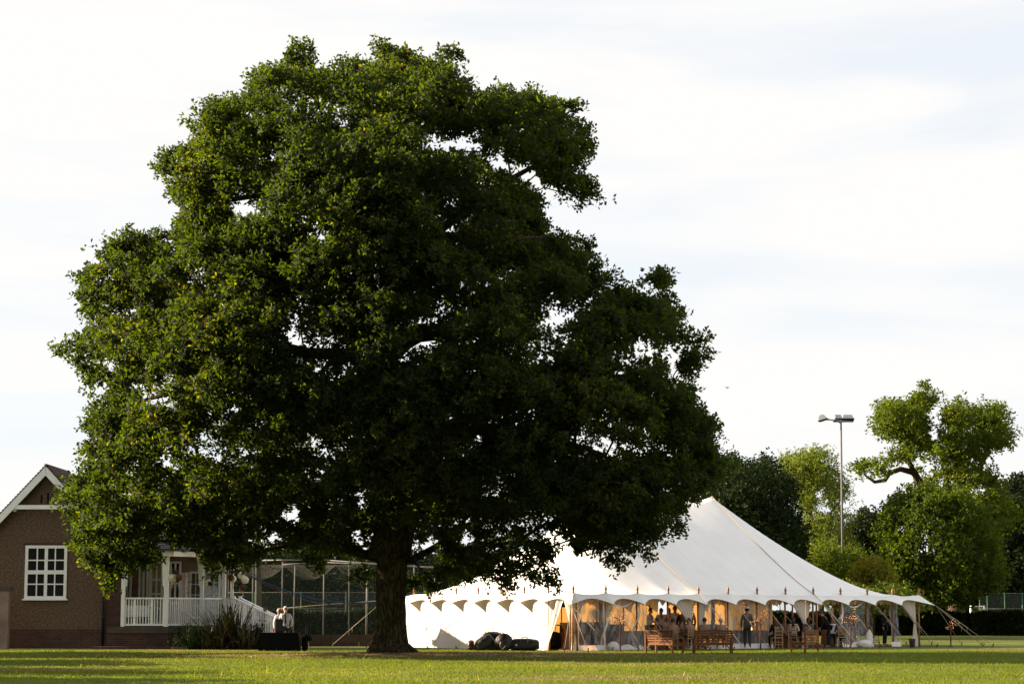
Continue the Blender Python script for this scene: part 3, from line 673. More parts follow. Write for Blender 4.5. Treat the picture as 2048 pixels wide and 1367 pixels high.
# ---- trees behind the nets on the left, seen under the oak
for i, (lab, pts, Y, tx, lm) in enumerate([
    ('dark bushy tree behind the nets beside the verandah', [(400,1150),(430,1105),(480,1085),(540,1100),(580,1120),(600,1180),(590,1235),(400,1235)], 150, 500, 'leaf_f'),
    ('sunlit leafy tree behind the netting in the gap left of the oak trunk', [(535,1110),(560,1085),(600,1060),(650,1075),(700,1085),(720,1150),(720,1240),(560,1240),(545,1180)], 158, 630, 'leaf_d'),
    ('dark tree directly behind the oak trunk', [(680,1130),(720,1100),(780,1085),(850,1110),(880,1150),(890,1235),(690,1240)], 152, 790, 'leaf_f'),
    ('dark tree behind the left eave of the tent', [(840,1140),(880,1095),(930,1080),(980,1110),(1010,1140),(1010,1200),(960,1235),(840,1235)], 160, 925, 'leaf_f'),
    ('tall pale tree standing behind the verandah roof', [(360,1130),(400,1095),(440,1090),(470,1120),(480,1200),(460,1235),(360,1235)], 170, 420, 'leaf_d')]):
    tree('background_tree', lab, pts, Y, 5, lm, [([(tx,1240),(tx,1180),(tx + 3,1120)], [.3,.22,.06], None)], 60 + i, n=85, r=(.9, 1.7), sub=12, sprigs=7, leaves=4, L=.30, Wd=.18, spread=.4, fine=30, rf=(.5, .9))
# ---- the trees left of the picture whose long evening shadows lie on the lawn
def shade_tree(i, x, y, h, w, lab, lean=0, bot=.3):
    b0 = MB(); rng = random.Random(90 + i)
    th = [k * 2 * PI / 14 for k in range(14)]
    poly = np.array([[x + w * math.cos(t) * rng.uniform(.8, 1.1), h * ((1 + bot) / 2) + h * ((1 - bot) / 2) * math.sin(t)] for t in th])
    C = sample_clumps(rng, poly, y, w, 46, 1.2, 2.2, (), .7, .8, .5)
    root = empty('garden_tree', (x, y, 0), 0, lab, 'tree', 'garden trees beyond the left edge')
    o = np.array(root.location)
    quads_obj('crown', leaves_for(rng, C, 9, 6, 4, .42, .26, .5) - o, M['leaf_f'], root)
    b = grow([([(x, y, -.1), (x, y, h * .3), (x, y, h * .8)], [.4, .3, .08], None)], C, i, .04); b.v = [tuple(np.array(v) - o) for v in b.v]
    b.build('trunk', M['bark2'], root)

# ------------------------------------------------------------------ the tent
TB = 1.73; NS, NT_ = 12, 8
TL, TW = NS * TB, NT_ * TB
TROT = R(36)
TC = at(1147, 1296, 90); TC = Vector((TC.x, 90, 0))
def tw(s, t, z=0):
    """tent coordinates (bays along, bays in) to the world"""
    x, y = s * TB, t * TB
    return Vector((TC.x + x * math.cos(TROT) - y * math.sin(TROT), TC.y + x * math.sin(TROT) + y * math.cos(TROT), z))
tent = empty('marquee', TC, TROT, 'long white canvas pole tent with two peaks scalloped eaves and clear plastic windows', 'tent')
HE, HP = 2.34, 7.15
def per_z(w): return HE + .09 * (abs(2 * (w - math.floor(w)) - 1) ** 2.2)
def roof_z(x, y):
    s, t = x / TB, y / TB
    k0, k1 = 4.0, 8.0
    sc = min(max(s, k0), k1); dt = (t - NT_ / 2) / (NT_ / 2)
    ds = (s - k0) / k0 if s < k0 else ((s - k1) / (NS - k1) if s > k1 else 0)
    a, b = abs(ds), abs(dt); q = (a ** 5 + b ** 5) ** .2; q = min(q, 1)
    m = a / (a + b + 1e-6)
    p = 1.10 + .75 * m ** 1.3
    h = (1 - q) ** p
    # canvas sinks a little between the two peaks and between the seam ropes
    if k0 < s < k1:
        f = math.sin((s - k0) / (k1 - k0) * PI); h *= 1 - (.10 * f * (1 - q) + .03 * f)
    edge = q ** 6
    w = s if b > a else t
    e = HE + .09 * edge * (abs(2 * (w - math.floor(w)) - 1) ** 2.2)
    return e + (HP - HE) * h
b = MB(); nx, ny = 96, 64
b.grid(lambda u, v: Vector((u * TL, v * TW, roof_z(u * TL, v * TW))), nx, ny)
# overhanging scalloped edge
per = []      # point on the eave line, outward direction, bay parameter
def side(p0, p1, nb, nrm):
    for i in range(nb * 14):
        w = i / 14; p = Vector(p0).lerp(Vector(p1), w / nb)
        n_ = Vector(nrm)
        dcor = min(w, nb - w)
        if dcor < .35:
            al = (Vector(p1) - Vector(p0)).normalized() * (-1 if w < nb / 2 else 1)
            n_ = n_ + al * (1 - dcor / .35)
        per.append((p, n_, w, dcor))
side((0, 0, 0), (TL, 0, 0), NS, (0, -1, 0)); side((TL, 0, 0), (TL, TW, 0), NT_, (1, 0, 0))
side((TL, TW, 0), (0, TW, 0), NS, (0, 1, 0)); side((0, TW, 0), (0, 0, 0), NT_, (-1, 0, 0))
n_ = len(per)
def skirt(i, k):
    p, nn, w, dcor = per[i % n_]
    f = w - math.floor(w); pk = abs(2 * f - 1) ** 2.1
    o_ = (.13 + .42 * pk) * k; dz = (.17 + .35 * pk) * k
    return Vector((p.x + nn.x * o_, p.y + nn.y * o_, roof_z(min(max(p.x, 0), TL), min(max(p.y, 0), TW)) - dz - .03 * math.sin(k * PI)))
b.grid(lambda u, v: skirt(int(round(u * n_)), v), n_, 4)
cano = b.build('canopy', M['canvas_roof'], tent)
# hem: dark edge tape
b = MB(); b.tube([skirt(i, 1.0) for i in range(n_ + 1)], .014, 4, cap=False); b.build('hem', M['rope'], cano)
# seam ropes over the roof
def seam_pts(s, t0, t1, lift=.03, n=24):
    return [Vector((s * TB, (t0 + (t1 - t0) * i / n) * TB, roof_z(s * TB, (t0 + (t1 - t0) * i / n) * TB) + lift)) for i in range(n + 1)]
for s in (4, 8):
    for t1 in (0, 8):
        b = MB(); pts = seam_pts(s, 4, t1)
        e = pts[-1]; sg = -1 if t1 == 0 else 1
        pts += [e + Vector((0, sg * .55, -.42)), e + Vector((0, sg * 2.3, -2.3 + .02))]
        b.tube(pts, .015, 5); o = b.build('seam_rope', M['rope'], tent)
        st = MB(); q = pts[-1]; st.bar((q.x, q.y, .14), (q.x, q.y - sg * .06, -.1), .04); st.build('stake', M['stake'], o)
        # heavy webbing strap beside it
        st = MB(); q0 = pts[-2] + Vector((.06, 0, 0)); q1 = pts[-1] + Vector((.35, sg * .1, .0)); st.bar(q0.lerp(q1, .12), q1, .05, .015); st.build('strap', M['rope'], o)
# finials and side poles
def pole_at(x, y, z):
    b = MB(); b.tube([(x, y, 0), (x, y, z)], .042, 8); b.build('pole', M['wood'], tent)
def finial(x, y, z):
    b = MB(); b.lathe((x, y, z), [(.035, -.03), (.045, 0), (.05, .05), (.03, .08), (.062, .13), (.05, .20), (.02, .27), (.005, .33)], 8)
    b.build('finial', M['wood'], tent)
for i in range(NS + 1):
    for t in (0, NT_):
        z = roof_z(i * TB, t * TB * .999)
        pole_at(i * TB, t * TB + (.05 if t == 0 else -.05), z); finial(i * TB, t * TB, z)
for j in range(1, NT_):
    for s in (0, NS):
        z = roof_z(s * TB, j * TB); pole_at(s * TB + (.05 if s == 0 else -.05), j * TB, z); finial(s * TB, j * TB, z)
for s in (4, 8):
    b = MB(); b.tube([(s * TB, TW / 2, 0), (s * TB, TW / 2, HP - .02)], .09, 10); b.build('king_pole', M['wood'], tent)
b = MB(); b.tube([(.18, -.02, 0), (.18, -.02, 2.2)], .04, 8); b.tube([(-.02, .2, 0), (-.02, .2, 2.2)], .04, 8); b.build('corner_pole', M['wood'], tent)
# guy ropes with their stakes
def guy(p, nn, out=2.1, slack=True, dbl=True):
    a = p; q = Vector((p.x + nn.x * out, p.y + nn.y * out, .03))
    b = MB(); b.tube([a, q], .009, 5)
    if dbl:
        m = a.lerp(q, .55); b.tube([a + Vector((.02, .02, 0)), m + Vector((.03, .03, .03)), m], .007, 4); b.ball(m, .026, n=6, m=4)
        if slack: b.tube([m, m + Vector((.02, .03, -.22))], .010, 4)
    o = b.build('guy_rope', M['rope'], tent)
    st = MB(); st.bar((q.x + nn.x * .03, q.y + nn.y * .03, .17), (q.x - nn.x * .06, q.y - nn.y * .06, -.08), .035); st.build('stake', M['stake'], o)
rg = random.Random(4)
for i in range(n_):
    p, nn, w, dcor = per[i]
    if abs(w - round(w)) < 1e-6 and not (dcor > 0 and round(w) in (4, 8) and abs(nn.y) == 1 and dcor > .4):
        v = skirt(i, 1.0); guy(v, nn if dcor > .01 else Vector((nn.x * .8, nn.y * .8, 0)), 1.95 + rg.uniform(-.15, .25), rg.random() < .6)
for ex in ((-.3, -1.1), (1.1, -.35)):
    guy(skirt(0, 1.0), Vector((ex[0], ex[1], 0)), 1.6, False)
v = skirt(NS * 14, 1.0)
for ex in ((1.25, -.1), (.35, -1.2), (1.3, .5)): guy(v, Vector((*ex, 0)), 2.3, True)

# walls
def wallfn(x0, y0, x1, y1, z0, z1, fold=.035, freq=3.2, ph=0., nrm=None, sag=0.0):
    a = Vector((x0, y0, 0)); c = Vector((x1, y1, 0)); d = (c - a); L = d.length; nn = Vector((d.y, -d.x, 0)).normalized()
    def f(u, v):
        p = a + d * u; o_ = fold * (math.sin(u * L * freq + ph) + .5 * math.sin(u * L * freq * 2.3 + 1 + ph + v * 1.5)) * (.35 + .65 * (1 - v))
        z = z0 + (z1 - z0) * v - sag * math.sin(u * PI) * v
        return p + nn * o_ + Vector((0, 0, z))
    return f
def wall(name, m, *a, nu=40, nv=8, parent=None, **k):
    b = MB(); b.grid(wallfn(*a, **k), nu, nv); return b.build(name, m, parent or tent)
ZT = HE - .04
wall('side_wall', M['canvas'], .0, TW, .0, 1.0 * TB, .0, ZT, nu=150, fold=.03)                       # sunlit end
wall('side_wall', M['canvas'], 0, TW, 9.35 * TB, TW, .0, ZT, nu=160, fold=.03)                          # back, left part
wall('side_wall', M['canvas'], 9.75 * TB, TW, TL, TW, .0, ZT, nu=40, fold=.04)
wall('side_wall', M['canvas'], TL, 5.9 * TB, TL, TW, .0, ZT, nu=60, fold=.05)
# seams sewn down the sunlit end
def lining(x0, y0, x1, y1, name='lining_valance'):
    """row of pointed flags hanging inside the eave"""
    L = math.hypot(x1 - x0, y1 - y0); n = int(L / .43); b = MB(); d = Vector((x1 - x0, y1 - y0, 0)) / L
    vs = []; fs = []
    for k in range(n):
        for j in range(9):
            f = j / 8; u = (k + f) * .43; drop = .10 + .27 * (1 - abs(2 * f - 1) ** 1.4)
            p = Vector((x0, y0, 0)) + d * u
            vs += [p + Vector((0, 0, ZT + .02)), p + Vector((0, 0, ZT - drop))]
    for k in range(n * 9 - 1):
        fs.append((2 * k, 2 * k + 1, 2 * k + 3, 2 * k + 2))
    b.add(vs, fs); b.build(name, M['lining'], tent)
lining(.15, .22, TL - .1, .22); lining(.15, TW - .25, TL - .1, TW - .25); lining(TL - .2, .2, TL - .2, TW - .2); lining(.2, .2, .2, TW - .2)

def curtain(x0, x1, xt, y, zt=1.15, flare=.16, m=None, top=None, name='curtain', zb=.0, ax=(1, 0)):
    """cloth gathered at (xt, zt); hangs from the eave between x0 and x1"""
    top = top or ZT; A = Vector((ax[0], ax[1], 0)); B = Vector((-ax[1], ax[0], 0)); O = Vector((0, 0, 0))
    def f(u, v):
        z = zb + (top - zb) * v
        if z > zt:
            k = (z - zt) / (top - zt); k2 = k ** .62 if x1 - x0 > 0 else k
            l = xt + (x0 - xt) * (k ** 1.25) - .05 * (1 - k); r = xt + (x1 - xt) * (k ** .55) + .05 * (1 - k)
            if abs(x1 - xt) > abs(x0 - xt): l, r = xt + (x0 - xt) * k ** .55 - .05 * (1 - k), xt + (x1 - xt) * k ** 1.25 + .05 * (1 - k)
        else:
            k = 1 - (z - zb) / (zt - zb); l = xt - .05 - flare * k; r = xt + .05 + flare * k
        x = l + (r - l) * u
        g = .028 * math.sin(u * 2 * PI * 5 + v * 2) + .012 * math.sin(u * 2 * PI * 11)
        return A * x + B * (y + g) + Vector((0, 0, z))
    b = MB(); b.grid(f, 44, 30); c = b.build(name, m or M['curtain'], tent)
    if zt > .3:
        t_ = MB(); p = A * xt + B * y
        t_.tube([p + Vector((.075 * math.cos(q * PI / 4), .05 * math.sin(q * PI / 4), zt)) for q in range(9)], .018, 5, cap=False); t_.build('tie_back', M['wood'], c)
    return c
# gathered curtains by the posts
curtain(3.05 * TB, 3.97 * TB, 3.72 * TB, .12, 1.12, .15)
curtain(4.0 * TB, 4.35 * TB, 4.12 * TB, .10, .2, .12)
curtain(7.1 * TB, 8.0 * TB, 7.72 * TB, .12, 1.05, .13)
curtain(11.15 * TB, 11.95 * TB, 11.9 * TB, .14, 1.1, .17)
curtain(.02 * TB, .45 * TB, .07 * TB, .10, .75, .12)
curtain(-.45 * TB, .02 * TB, -.07 * TB, .02, .6, .14, ax=(0, -1))
# the turned back end flap beside the corner
def flap(u, v):
    y = 1.0 * TB - .62 * TB * u * (v ** 1.1) - .10 * u; z = ZT * v
    return Vector((-.02 + .06 * math.sin(u * 14 + v * 2) * (.3 + v * .6) - .18 * u * (1 - v), y, z))
b = MB(); b.grid(flap, 40, 20); b.build('door_flap', M['canvas'], tent)
# clear window panels with white hems
def panel(s0, s1, edge_l=True, edge_r=True, wave=.05, seed=0, diag=0.0, left_in=0, bot=.22, full=True):
    x0, x1 = s0 * TB, s1 * TB
    def f(u, v):
        x = x0 + (x1 - x0) * u + diag * (1 - v) * u
        g = wave * (math.sin(u * 9 + seed + v * 5) + .6 * math.sin(u * 21 + seed * 2 - v * 8)) * math.sin(min(1, v * 1.2) * PI) ** .5
        return Vector((x, .05 + g - .05 * (1 - v), bot + (ZT - bot) * v))
    b = MB(); b.grid(f, 40, 20); w = b.build('window_panel', M['plastic'], tent)
    b = MB(); b.grid(lambda u, v: Vector((f(u, 0).x, -.03 - .07 * (1 - v) + .02 * math.sin(u * 17), .0 + bot * v + .01)), 30, 3); b.build('hem_flap', M['canvas'], w)
    for u0, on in ((0, edge_l), (1, edge_r)):
        if on:
            b = MB(); sg = 1 if u0 == 0 else -1
            b.grid(lambda u, v: f(u0, v) + Vector((sg * .09 * u, -.012, 0)), 2, 16); b.build('hem_strip', M['canvas'], w)
    return w
panel(.12, .98, True, True, .015, 1)
def draped(s0, s1, seed, swag=.5, name='window_panel'):
    """window plastic hanging loose in swags"""
    x0, x1 = s0 * TB, s1 * TB; rr = random.Random(seed); a1, a2 = rr.uniform(0, 6), rr.uniform(0, 6)
    def f(u, v):
        z = .05 + (ZT - .05) * v; sg = swag * math.sin(u * PI) * v ** 2
        fan = (u - .9) * (1 - v) * .25
        g = .10 * math.sin((u * 10 + (1 - v) * 6) + a1) + .05 * math.sin(u * 24 - v * 10 + a2)
        return Vector((x0 + (x1 - x0) * u + fan, .04 + g * (1 - .6 * v), max(z - sg * (.5 + .5 * math.sin(v * 8 + a2)), .04)))
    b = MB(); b.grid(f, 50, 34); w = b.build(name, M['plastic2'], tent)
    b = MB(); b.grid(lambda u, v: Vector((x0 + (x1 - x0) * u, -.02 - .09 * (1 - v) + .04 * math.sin(u * 13 + a1), .01 + (.12 + .12 * math.sin(u * 5 + a1) ** 2) * v)), 30, 4); b.build('hem_flap', M['canvas'], w)
    b = MB(); b.grid(lambda u, v: f(0, v) + Vector((.12 * u - .08 * math.sin(v * 7), -.03, 0)), 2, 20); b.build('hem_strip', M['canvas'], w)
    if swag > .2:
        b = MB(); b.grid(lambda u, v: Vector((x0 + (x1 - x0) * u, -.0, ZT - .05 - .38 * math.sin(u * PI) - .07 * v)), 20, 2); b.build('hem_swag', M['canvas'], w)
    return w
M['plastic2'] = plastic_mat('loose_window_plastic', .26)
draped(1.02, 1.98, 3); draped(2.0, 2.35, 5, .0)
panel(4.2, 4.98, False, False, .02, 2); panel(5.05, 5.98, True, False, .05, 4); panel(6.0, 6.5, False, False, .07, 8)
draped(9.02, 9.95, 7, .6); panel(9.98, 10.15, False, False, .03, 6); panel(10.85, 11.2, False, False, .06, 3)
# crumpled heap of fabric at the foot of the right window
b = MB(); b.ball((9.75 * TB, -.2, .12), .42, .3, .22, 14, 8, jit=.12, seed=3); b.build('crumpled_flap', M['canvas'], tent)
b = MB(); b.ball((9.95 * TB, -.15, .35), .2, .16, .42, 12, 8, jit=.15, seed=5); b.build('crumpled_flap', M['canvas'], tent)
b = MB(); b.ball((1.15 * TB, -.15, .12), .32, .2, .26, 12, 8, jit=.08, seed=9); b.build('crumpled_flap', M['canvas'], tent)
b = MB(); b.box(.15, .35, -.05, TL - .15, TW - .2, .035); b.build('floor', M['planks'], tent)

# ------------------------------------------------------------------ things in and round the tent
def place(fn_root, s, t, rz=0, z=.035):
    p = tw(s, t, z); fn_root.location = p; fn_root.rotation_euler = (0, 0, rz); return fn_root
def twig_tree(px, Y, h, label, spread=.34, lights=26, seed=0):
    r = random.Random(seed); x = X_(px, Y)
    t = empty('twig_tree', (x, Y, 0), 0, label, 'artificial tree', 'bare fairy light trees before the tent')
    b = MB(); b.tube([(0, 0, 0), (.01, 0, h * .5), (0, .01, h * .62)], [.032, .028, .024], 7); b.lathe((0, 0, 0), [(.10, 0), (.10, .03), (.04, .05)], 8); b.build('trunk', M['twig'], t)
    b = MB(); ends = []
    for k in range(13):
        a = r.uniform(0, 2 * PI); z0 = h * r.uniform(.45, .66); L = spread * r.uniform(.6, 1.2)
        p0 = Vector((0, 0, z0)); p1 = p0 + Vector((math.cos(a) * L * .6, math.sin(a) * L * .6, L * r.uniform(.3, .8))); p2 = p1 + Vector((math.cos(a) * L * .6, math.sin(a) * L * .6, L * r.uniform(-.1, .8)))
        b.tube([p0, p1, p2], [.012, .008, .004], 4); ends += [p1, p2, p1.lerp(p2, .5)]
        for q in range(2):
            c = p1 + Vector((r.uniform(-.2, .2), r.uniform(-.2, .2), r.uniform(.0, .3))); b.tube([p1, c], [.006, .003], 4); ends.append(c)
    b.build('branches', M['twig'], t)
    b = MB()
    for q in r.sample(ends, min(lights, len(ends))): b.ball(q, .009, n=5, m=3)
    b.build('fairy_lights', M['lit'], t)
    return t
twig_tree(1240, 88.6, 2.0, 'bare brown twig tree with tiny lights before the second tent window from the corner', seed=1)
twig_tree(1520, 91.2, 2.1, 'bare brown twig tree with tiny lights between the middle and right wooden benches', seed=2)
twig_tree(1700, 93.6, 1.9, 'bare brown twig tree with tiny lights before the creased plastic right of all benches', seed=3)
twig_tree(1900, 101.5, 1.55, 'small bare brown twig tree alone on the lawn outside the right end of the tent', .28, seed=4)

# benches
def bench(x, y, rz, label):
    t = empty('garden_bench', (x, y, 0), rz, label, 'bench', 'wooden benches on the lawn before the tent')
    w = 1.46; h = w / 2
    for s in (-1, 1):
        b = MB(); b.bar((s * h, 0, 0), (s * h, .0, .86), .06, .075, (0, 1, 0)); b.build('leg', M['teak'], t, bevel=.006)
        b = MB(); b.bar((s * h, .58, 0), (s * h, .58, .60), .06, .06, (0, 1, 0)); b.build('leg', M['teak'], t, bevel=.006)
        b = MB(); b.bar((s * h, -.03, .63), (s * h, .66, .63), .085, .03); b.build('armrest', M['teak'], t, bevel=.006)
        b = MB(); b.bar((s * h, .035, .36), (s * h, .55, .36), .04, .08); b.bar((s * h, .05, .58), (s * h, .22, .40), .035, .05); b.build('side_rail', M['teak'], t)
        b = MB(); b.bar((s * (h - .04), .02, .16), (s * (h - .22), .02, .33), .04, .04); b.build('brace', M['teak'], t)
    b = MB()
    for k in range(4):
        z = .79 - k * .095; b.box(-h + .03, -.02 + k * .012, z - .032, h - .03, .005 + k * .012, z + .032)
    b.box(-.025, .006, .40, .025, .045, .83); b.build('backrest', M['teak'], t)
    b = MB(); n = 24
    poly = [(-h - .02 + (w + .04) * i / n, .925 + .05 * math.exp(-((i / n - .5) / .17) ** 2) ) for i in range(n + 1)]
    pb = poly + [(h + .02, .855), (-h - .02, .855)]; b.prism([(p, q - .02) for p, q in reversed(pb)], -.035, .035); b.build('top_rail', M['teak'], t)
    b = MB()
    for k in range(5): b.box(-h - .0, .06 + k * .108, .415, h + .0, .06 + k * .108 + .085, .437)
    b.box(-h + .03, .54, .33, h - .03, .565, .412); b.box(-h + .03, .02, .33, h - .03, .045, .412); b.build('seat', M['teak'], t)
    return t
def bench_at(pl, pr, Y, rz, label):
    c = X_((pl + pr) / 2, Y); bench(c, Y, rz, label)
bench_at(1294, 1341, 84.5, R(-48), 'wooden bench seen from behind at an angle with its arm towards the right')
bench_at(1392, 1460, 84.0, R(1), 'wooden bench seen square on from behind, middle one of three')
bench_at(1607, 1637, 85.5, R(62), 'wooden bench catching the sun with its arm and seat turned left')

# bags on the grass before the sunlit end wall
def bag_body(b, c, rx, ry, rz, n=20, m=12, sq=.6, tilt=0, seed=0, zt=0):
    """boxy rounded bag (superellipsoid) with soft dents"""
    r = random.Random(seed); M_ = Matrix.Rotation(zt, 3, 'Z') @ Matrix.Rotation(tilt, 3, 'Y'); vs = []
    f = lambda v: math.copysign(abs(v) ** sq, v); ph = [r.uniform(0, 6) for _ in range(3)]
    for i in range(m + 1):
        t = PI * i / m
        for k in range(n):
            a = 2 * PI * k / n; d = 1 + .045 * math.sin(3 * a + ph[0] + t * 4) + .03 * math.sin(7 * a + ph[1] - t * 5)
            v = Vector((rx * f(math.sin(t)) * f(math.cos(a)) * d, ry * f(math.sin(t)) * f(math.sin(a)) * d, rz * f(math.cos(t)) * d)); vs.append(Vector(c) + M_ @ v)
    b.add(vs, [(i * n + k, (i + 1) * n + k, (i + 1) * n + (k + 1) % n, i * n + (k + 1) % n) for i in range(m) for k in range(n)], True)
def handle(b, a, c, h, r=.014):
    a = Vector(a); c = Vector(c); b.tube([a, a.lerp(c, .1) + Vector((0, 0, h * .8)), a.lerp(c, .5) + Vector((0, 0, h)), a.lerp(c, .9) + Vector((0, 0, h * .8)), c], r, 6)
BY = 90.6
def bag(px, Y, label, build):
    t = empty('equipment_bag', (X_(px, Y), Y, 0), 0, label, 'bag', 'black bags heaped before the white tent wall'); build(t); return t
def b1(t):
    b = MB(); bag_body(b, (0, 0, .22), .17, .2, .22, sq=.85, seed=1); b.build('body', M['blackbag'], t)
    b = MB(); b.tube([(-.13, -.17, .12), (0, -.21, .16), (.13, -.17, .12)], .02, 5); b.tube([(-.1, -.16, .34), (0, -.2, .36), (.1, -.16, .33)], .018, 5); b.build('strap', M['tan'], t)
def b2(t):
    b = MB(); bag_body(b, (0, 0, .32), .46, .22, .27, tilt=R(-28), sq=.7, seed=2); b.build('body', M['blackbag'], t)
    b = MB(); b.tube([(-.44, -.12, .12), (-.30, -.2, .42), (-.05, -.18, .6), (.12, -.14, .66)], .012, 5); b.build('zip', M['tan'], t)
    b = MB(); b.box(-.20, -.235, .38, -.14, -.225, .48); b.box(-.24, -.225, .30, -.21, -.215, .36); b.build('tag', M['white'], t)
def b3(t):
    b = MB(); bag_body(b, (0, .1, .40), .50, .28, .38, sq=.72, seed=4); b.build('body', M['blackbag'], t)
    b = MB(); bag_body(b, (.02, -.05, .66), .40, .2, .10, sq=.7, seed=5, tilt=R(4)); b.build('flap', M['blackbag'], t)
    b = MB(); handle(b, (-.30, 0, .72), (-.14, 0, .74), .14, .016); b.build('handle', M['tan'], t)
def b4(t):
    b = MB(); b.tube([(0, -.15, .36), (0, -.13, .36), (0, .15, .37), (0, .17, .37)], [.02, .36, .36, .02], 26); b.build('body', M['blackbag'], t)
    b = MB(); b.tube([(.36 * math.cos(a * PI / 12), -.12, .36 + .36 * math.sin(a * PI / 12)) for a in range(25)], .016, 5); b.build('piping', M['iron_b'], t)
    b = MB(); handle(b, (-.2, 0, .66), (-.02, 0, .73), .06, .016); b.build('handle', M['tan'], t)
    b = MB(); bag_body(b, (.03, -.17, .25), .22, .05, .17, sq=.8, seed=8); b.build('pocket', M['blackbag'], t)
def b5(t):
    b = MB(); bag_body(b, (0, 0, .25), .68, .22, .25, sq=.62, seed=6); b.build('body', M['blackbag'], t)
    for x in (-.16, .14):
        b = MB(); b.tube([(x, -.23, .12), (x + .03, -.235, .36), (x + .05, -.18, .49)], .016, 5); b.build('strap', M['tan'], t)
    b = MB(); handle(b, (-.13, -.1, .47), (.2, -.1, .47), .10, .018); b.build('handle', M['blackbag'], t)
    b = MB(); handle(b, (-.62, -.12, .38), (-.36, -.12, .45), .18, .014); b.build('side_handle', M['blackbag'], t)
    b = MB(); b.box(-.55, -.245, .20, -.50, -.235, .27); b.box(-.33, -.245, .21, -.27, -.235, .28); b.build('tag', M['white'], t)
bag(942, BY, 'small round black bag with pale straps at the left end of the heap', b1)
bag(968, BY - .1, 'slanting black case with a small white tag leaning left in the heap', b2)
bag(985, BY + .35, 'tall black bag with a brown loop handle at the top of the heap', b3)
bag(1008, BY - .3, 'round black drum bag standing on edge in the middle of the heap', b4)
bag(1047, BY - .1, 'long black holdall with brown straps at the right end of the heap', b5)

# furniture inside
def cocktail_table(s, t, label, h=1.12, big=False):
    root = empty('cocktail_table', tw(s, t, .035), 0, label, 'table', 'cocktail tables in stretch covers')
    b = MB(); b.lathe((0, 0, 0), [(.30, 0), (.27, .03), (.20, .3), (.155, .6), (.19, .85), (.30, 1.0), (.37, h - .03), (.37, h)], 18); b.build('stretch_cover', M['cloth'], root)
    b = MB(); b.lathe((0, 0, 0), [(.375, h - .005), (.375, h + .012), (0.01, h + .013)], 18); b.build('table_top', M['cloth'], root); return root
cocktail_table(.42, .75, 'waisted lilac cocktail table in the open corner of the tent')
cocktail_table(2.35, 2.6, 'waisted lilac cocktail table behind the draped plastic near the bar')
cocktail_table(3.15, 2.9, 'waisted lilac cocktail table left of the standing guests in white')
def speaker(s, t):
    root = empty('loudspeaker', (X_(1123, 93.0), 93.0, .035), 0, 'black loudspeaker high on a pole in the open corner of the tent', 'loudspeaker')
    b = MB(); b.box(-.22, -.18, 1.78, .2, .18, 2.28); b.build('cabinet', M['black'], root, bevel=.03)
    b = MB(); b.tube([(0, 0, .75), (0, 0, 1.8)], .022, 8); b.build('pole', M['iron_b'], root)
    for a in (0, 2.1, 4.2):
        b = MB(); b.tube([(0, 0, .95), (.38 * math.cos(a), .38 * math.sin(a), .02)], .016, 6); b.build('leg', M['iron_b'], root)
    b = MB(); b.tube([(-.2, -.1, 2.1), (-.34, -.1, 1.9), (-.22, -.1, 1.76), (0, -.02, 1.68)], .01, 5); b.build('cable', M['iron_b'], root)
speaker(.52, 1.7)
root = empty('tarpaulin_heap', (X_(1106, 92.3), 92.3, .03), TROT, 'black cloth covered equipment heap inside the open corner', 'equipment')
b = MB(); bag_body(b, (0, 0, .36), .36, .3, .38, sq=.7, seed=21); b.build('cover', M['black'], root)
b = MB(); b.tube([(-.1, 0, .7), (-.2, 0, .92)], .02, 5); b.tube([(.1, 0, .7), (.16, .02, .95), (.06, 0, .98)], .015, 5); b.build('stand_arm', M['iron_b'], root)
root = empty('bar_counter', tw(3.2, 3.6, .035), TROT, 'long dark rustic wood bar counter behind the first tent windows', 'bar')
b = MB(); b.box(-1.3, -.3, 0, 1.9, .3, .96); b.build('front', M['bar'], root)
b = MB(); b.box(-1.42, -.4, .96, 2.0, .4, 1.02); b.build('counter_top', M['bar'], root)
b = MB()
for k in range(8): b.bar((-1.2 + k * .42, -.33, .06), (-1.2 + k * .42, -.33, .9), .10, .03)
b.build('panel_batten', M['bar'], root)
rr = random.Random(8)
bc = tw(3.2, 3.6)
for k, (x, lab) in enumerate([(-1.1, 'first'), (-.75, ''), (-.4, ''), (.0, ''), (.35, ''), (.8, ''), (1.3, '')]):
    wx = Matrix.Rotation(TROT, 3, 'Z') @ Vector((x, -.1, 0)); h = .2 + .03 * (k % 3)
    b = MB(); b.lathe((0, 0, 0), [(.036, 0), (.036, h * .6), (.013, h * .78), (.013, h)], 8)
    o = b.build('bottle', M['glass_d'], None, (bc.x + wx.x, bc.y + wx.y, 1.055)); tag(o, 'dark bottle standing on the rustic bar counter', 'bottle', 'bottles on the bar')
def round_table(s, t, label, r=.80):
    root = empty('dining_table', tw(s, t, .035), 0, label, 'table', 'round dining tables inside the tent')
    n = 60; b = MB(); vs = [(0, 0, .75)]
    for j, (q, z) in enumerate(((r * .98, .75), (r, .735), (r * 1.02, .4), (r * 1.05, .02))):
        for k in range(n):
            a = 2 * PI * k / n; f = 1 + (.035 * math.sin(a * 13) + .02 * math.sin(a * 7)) * (j / 3)
            vs.append((q * f * math.cos(a), q * f * math.sin(a), z))
    fs = [(0, 1 + k, 1 + (k + 1) % n) for k in range(n)] + [(1 + j * n + k, 1 + (j + 1) * n + k, 1 + (j + 1) * n + (k + 1) % n, 1 + j * n + (k + 1) % n) for j in range(3) for k in range(n)]
    b.add(vs, fs, True); b.build('tablecloth', M['cloth'], root)
    return root
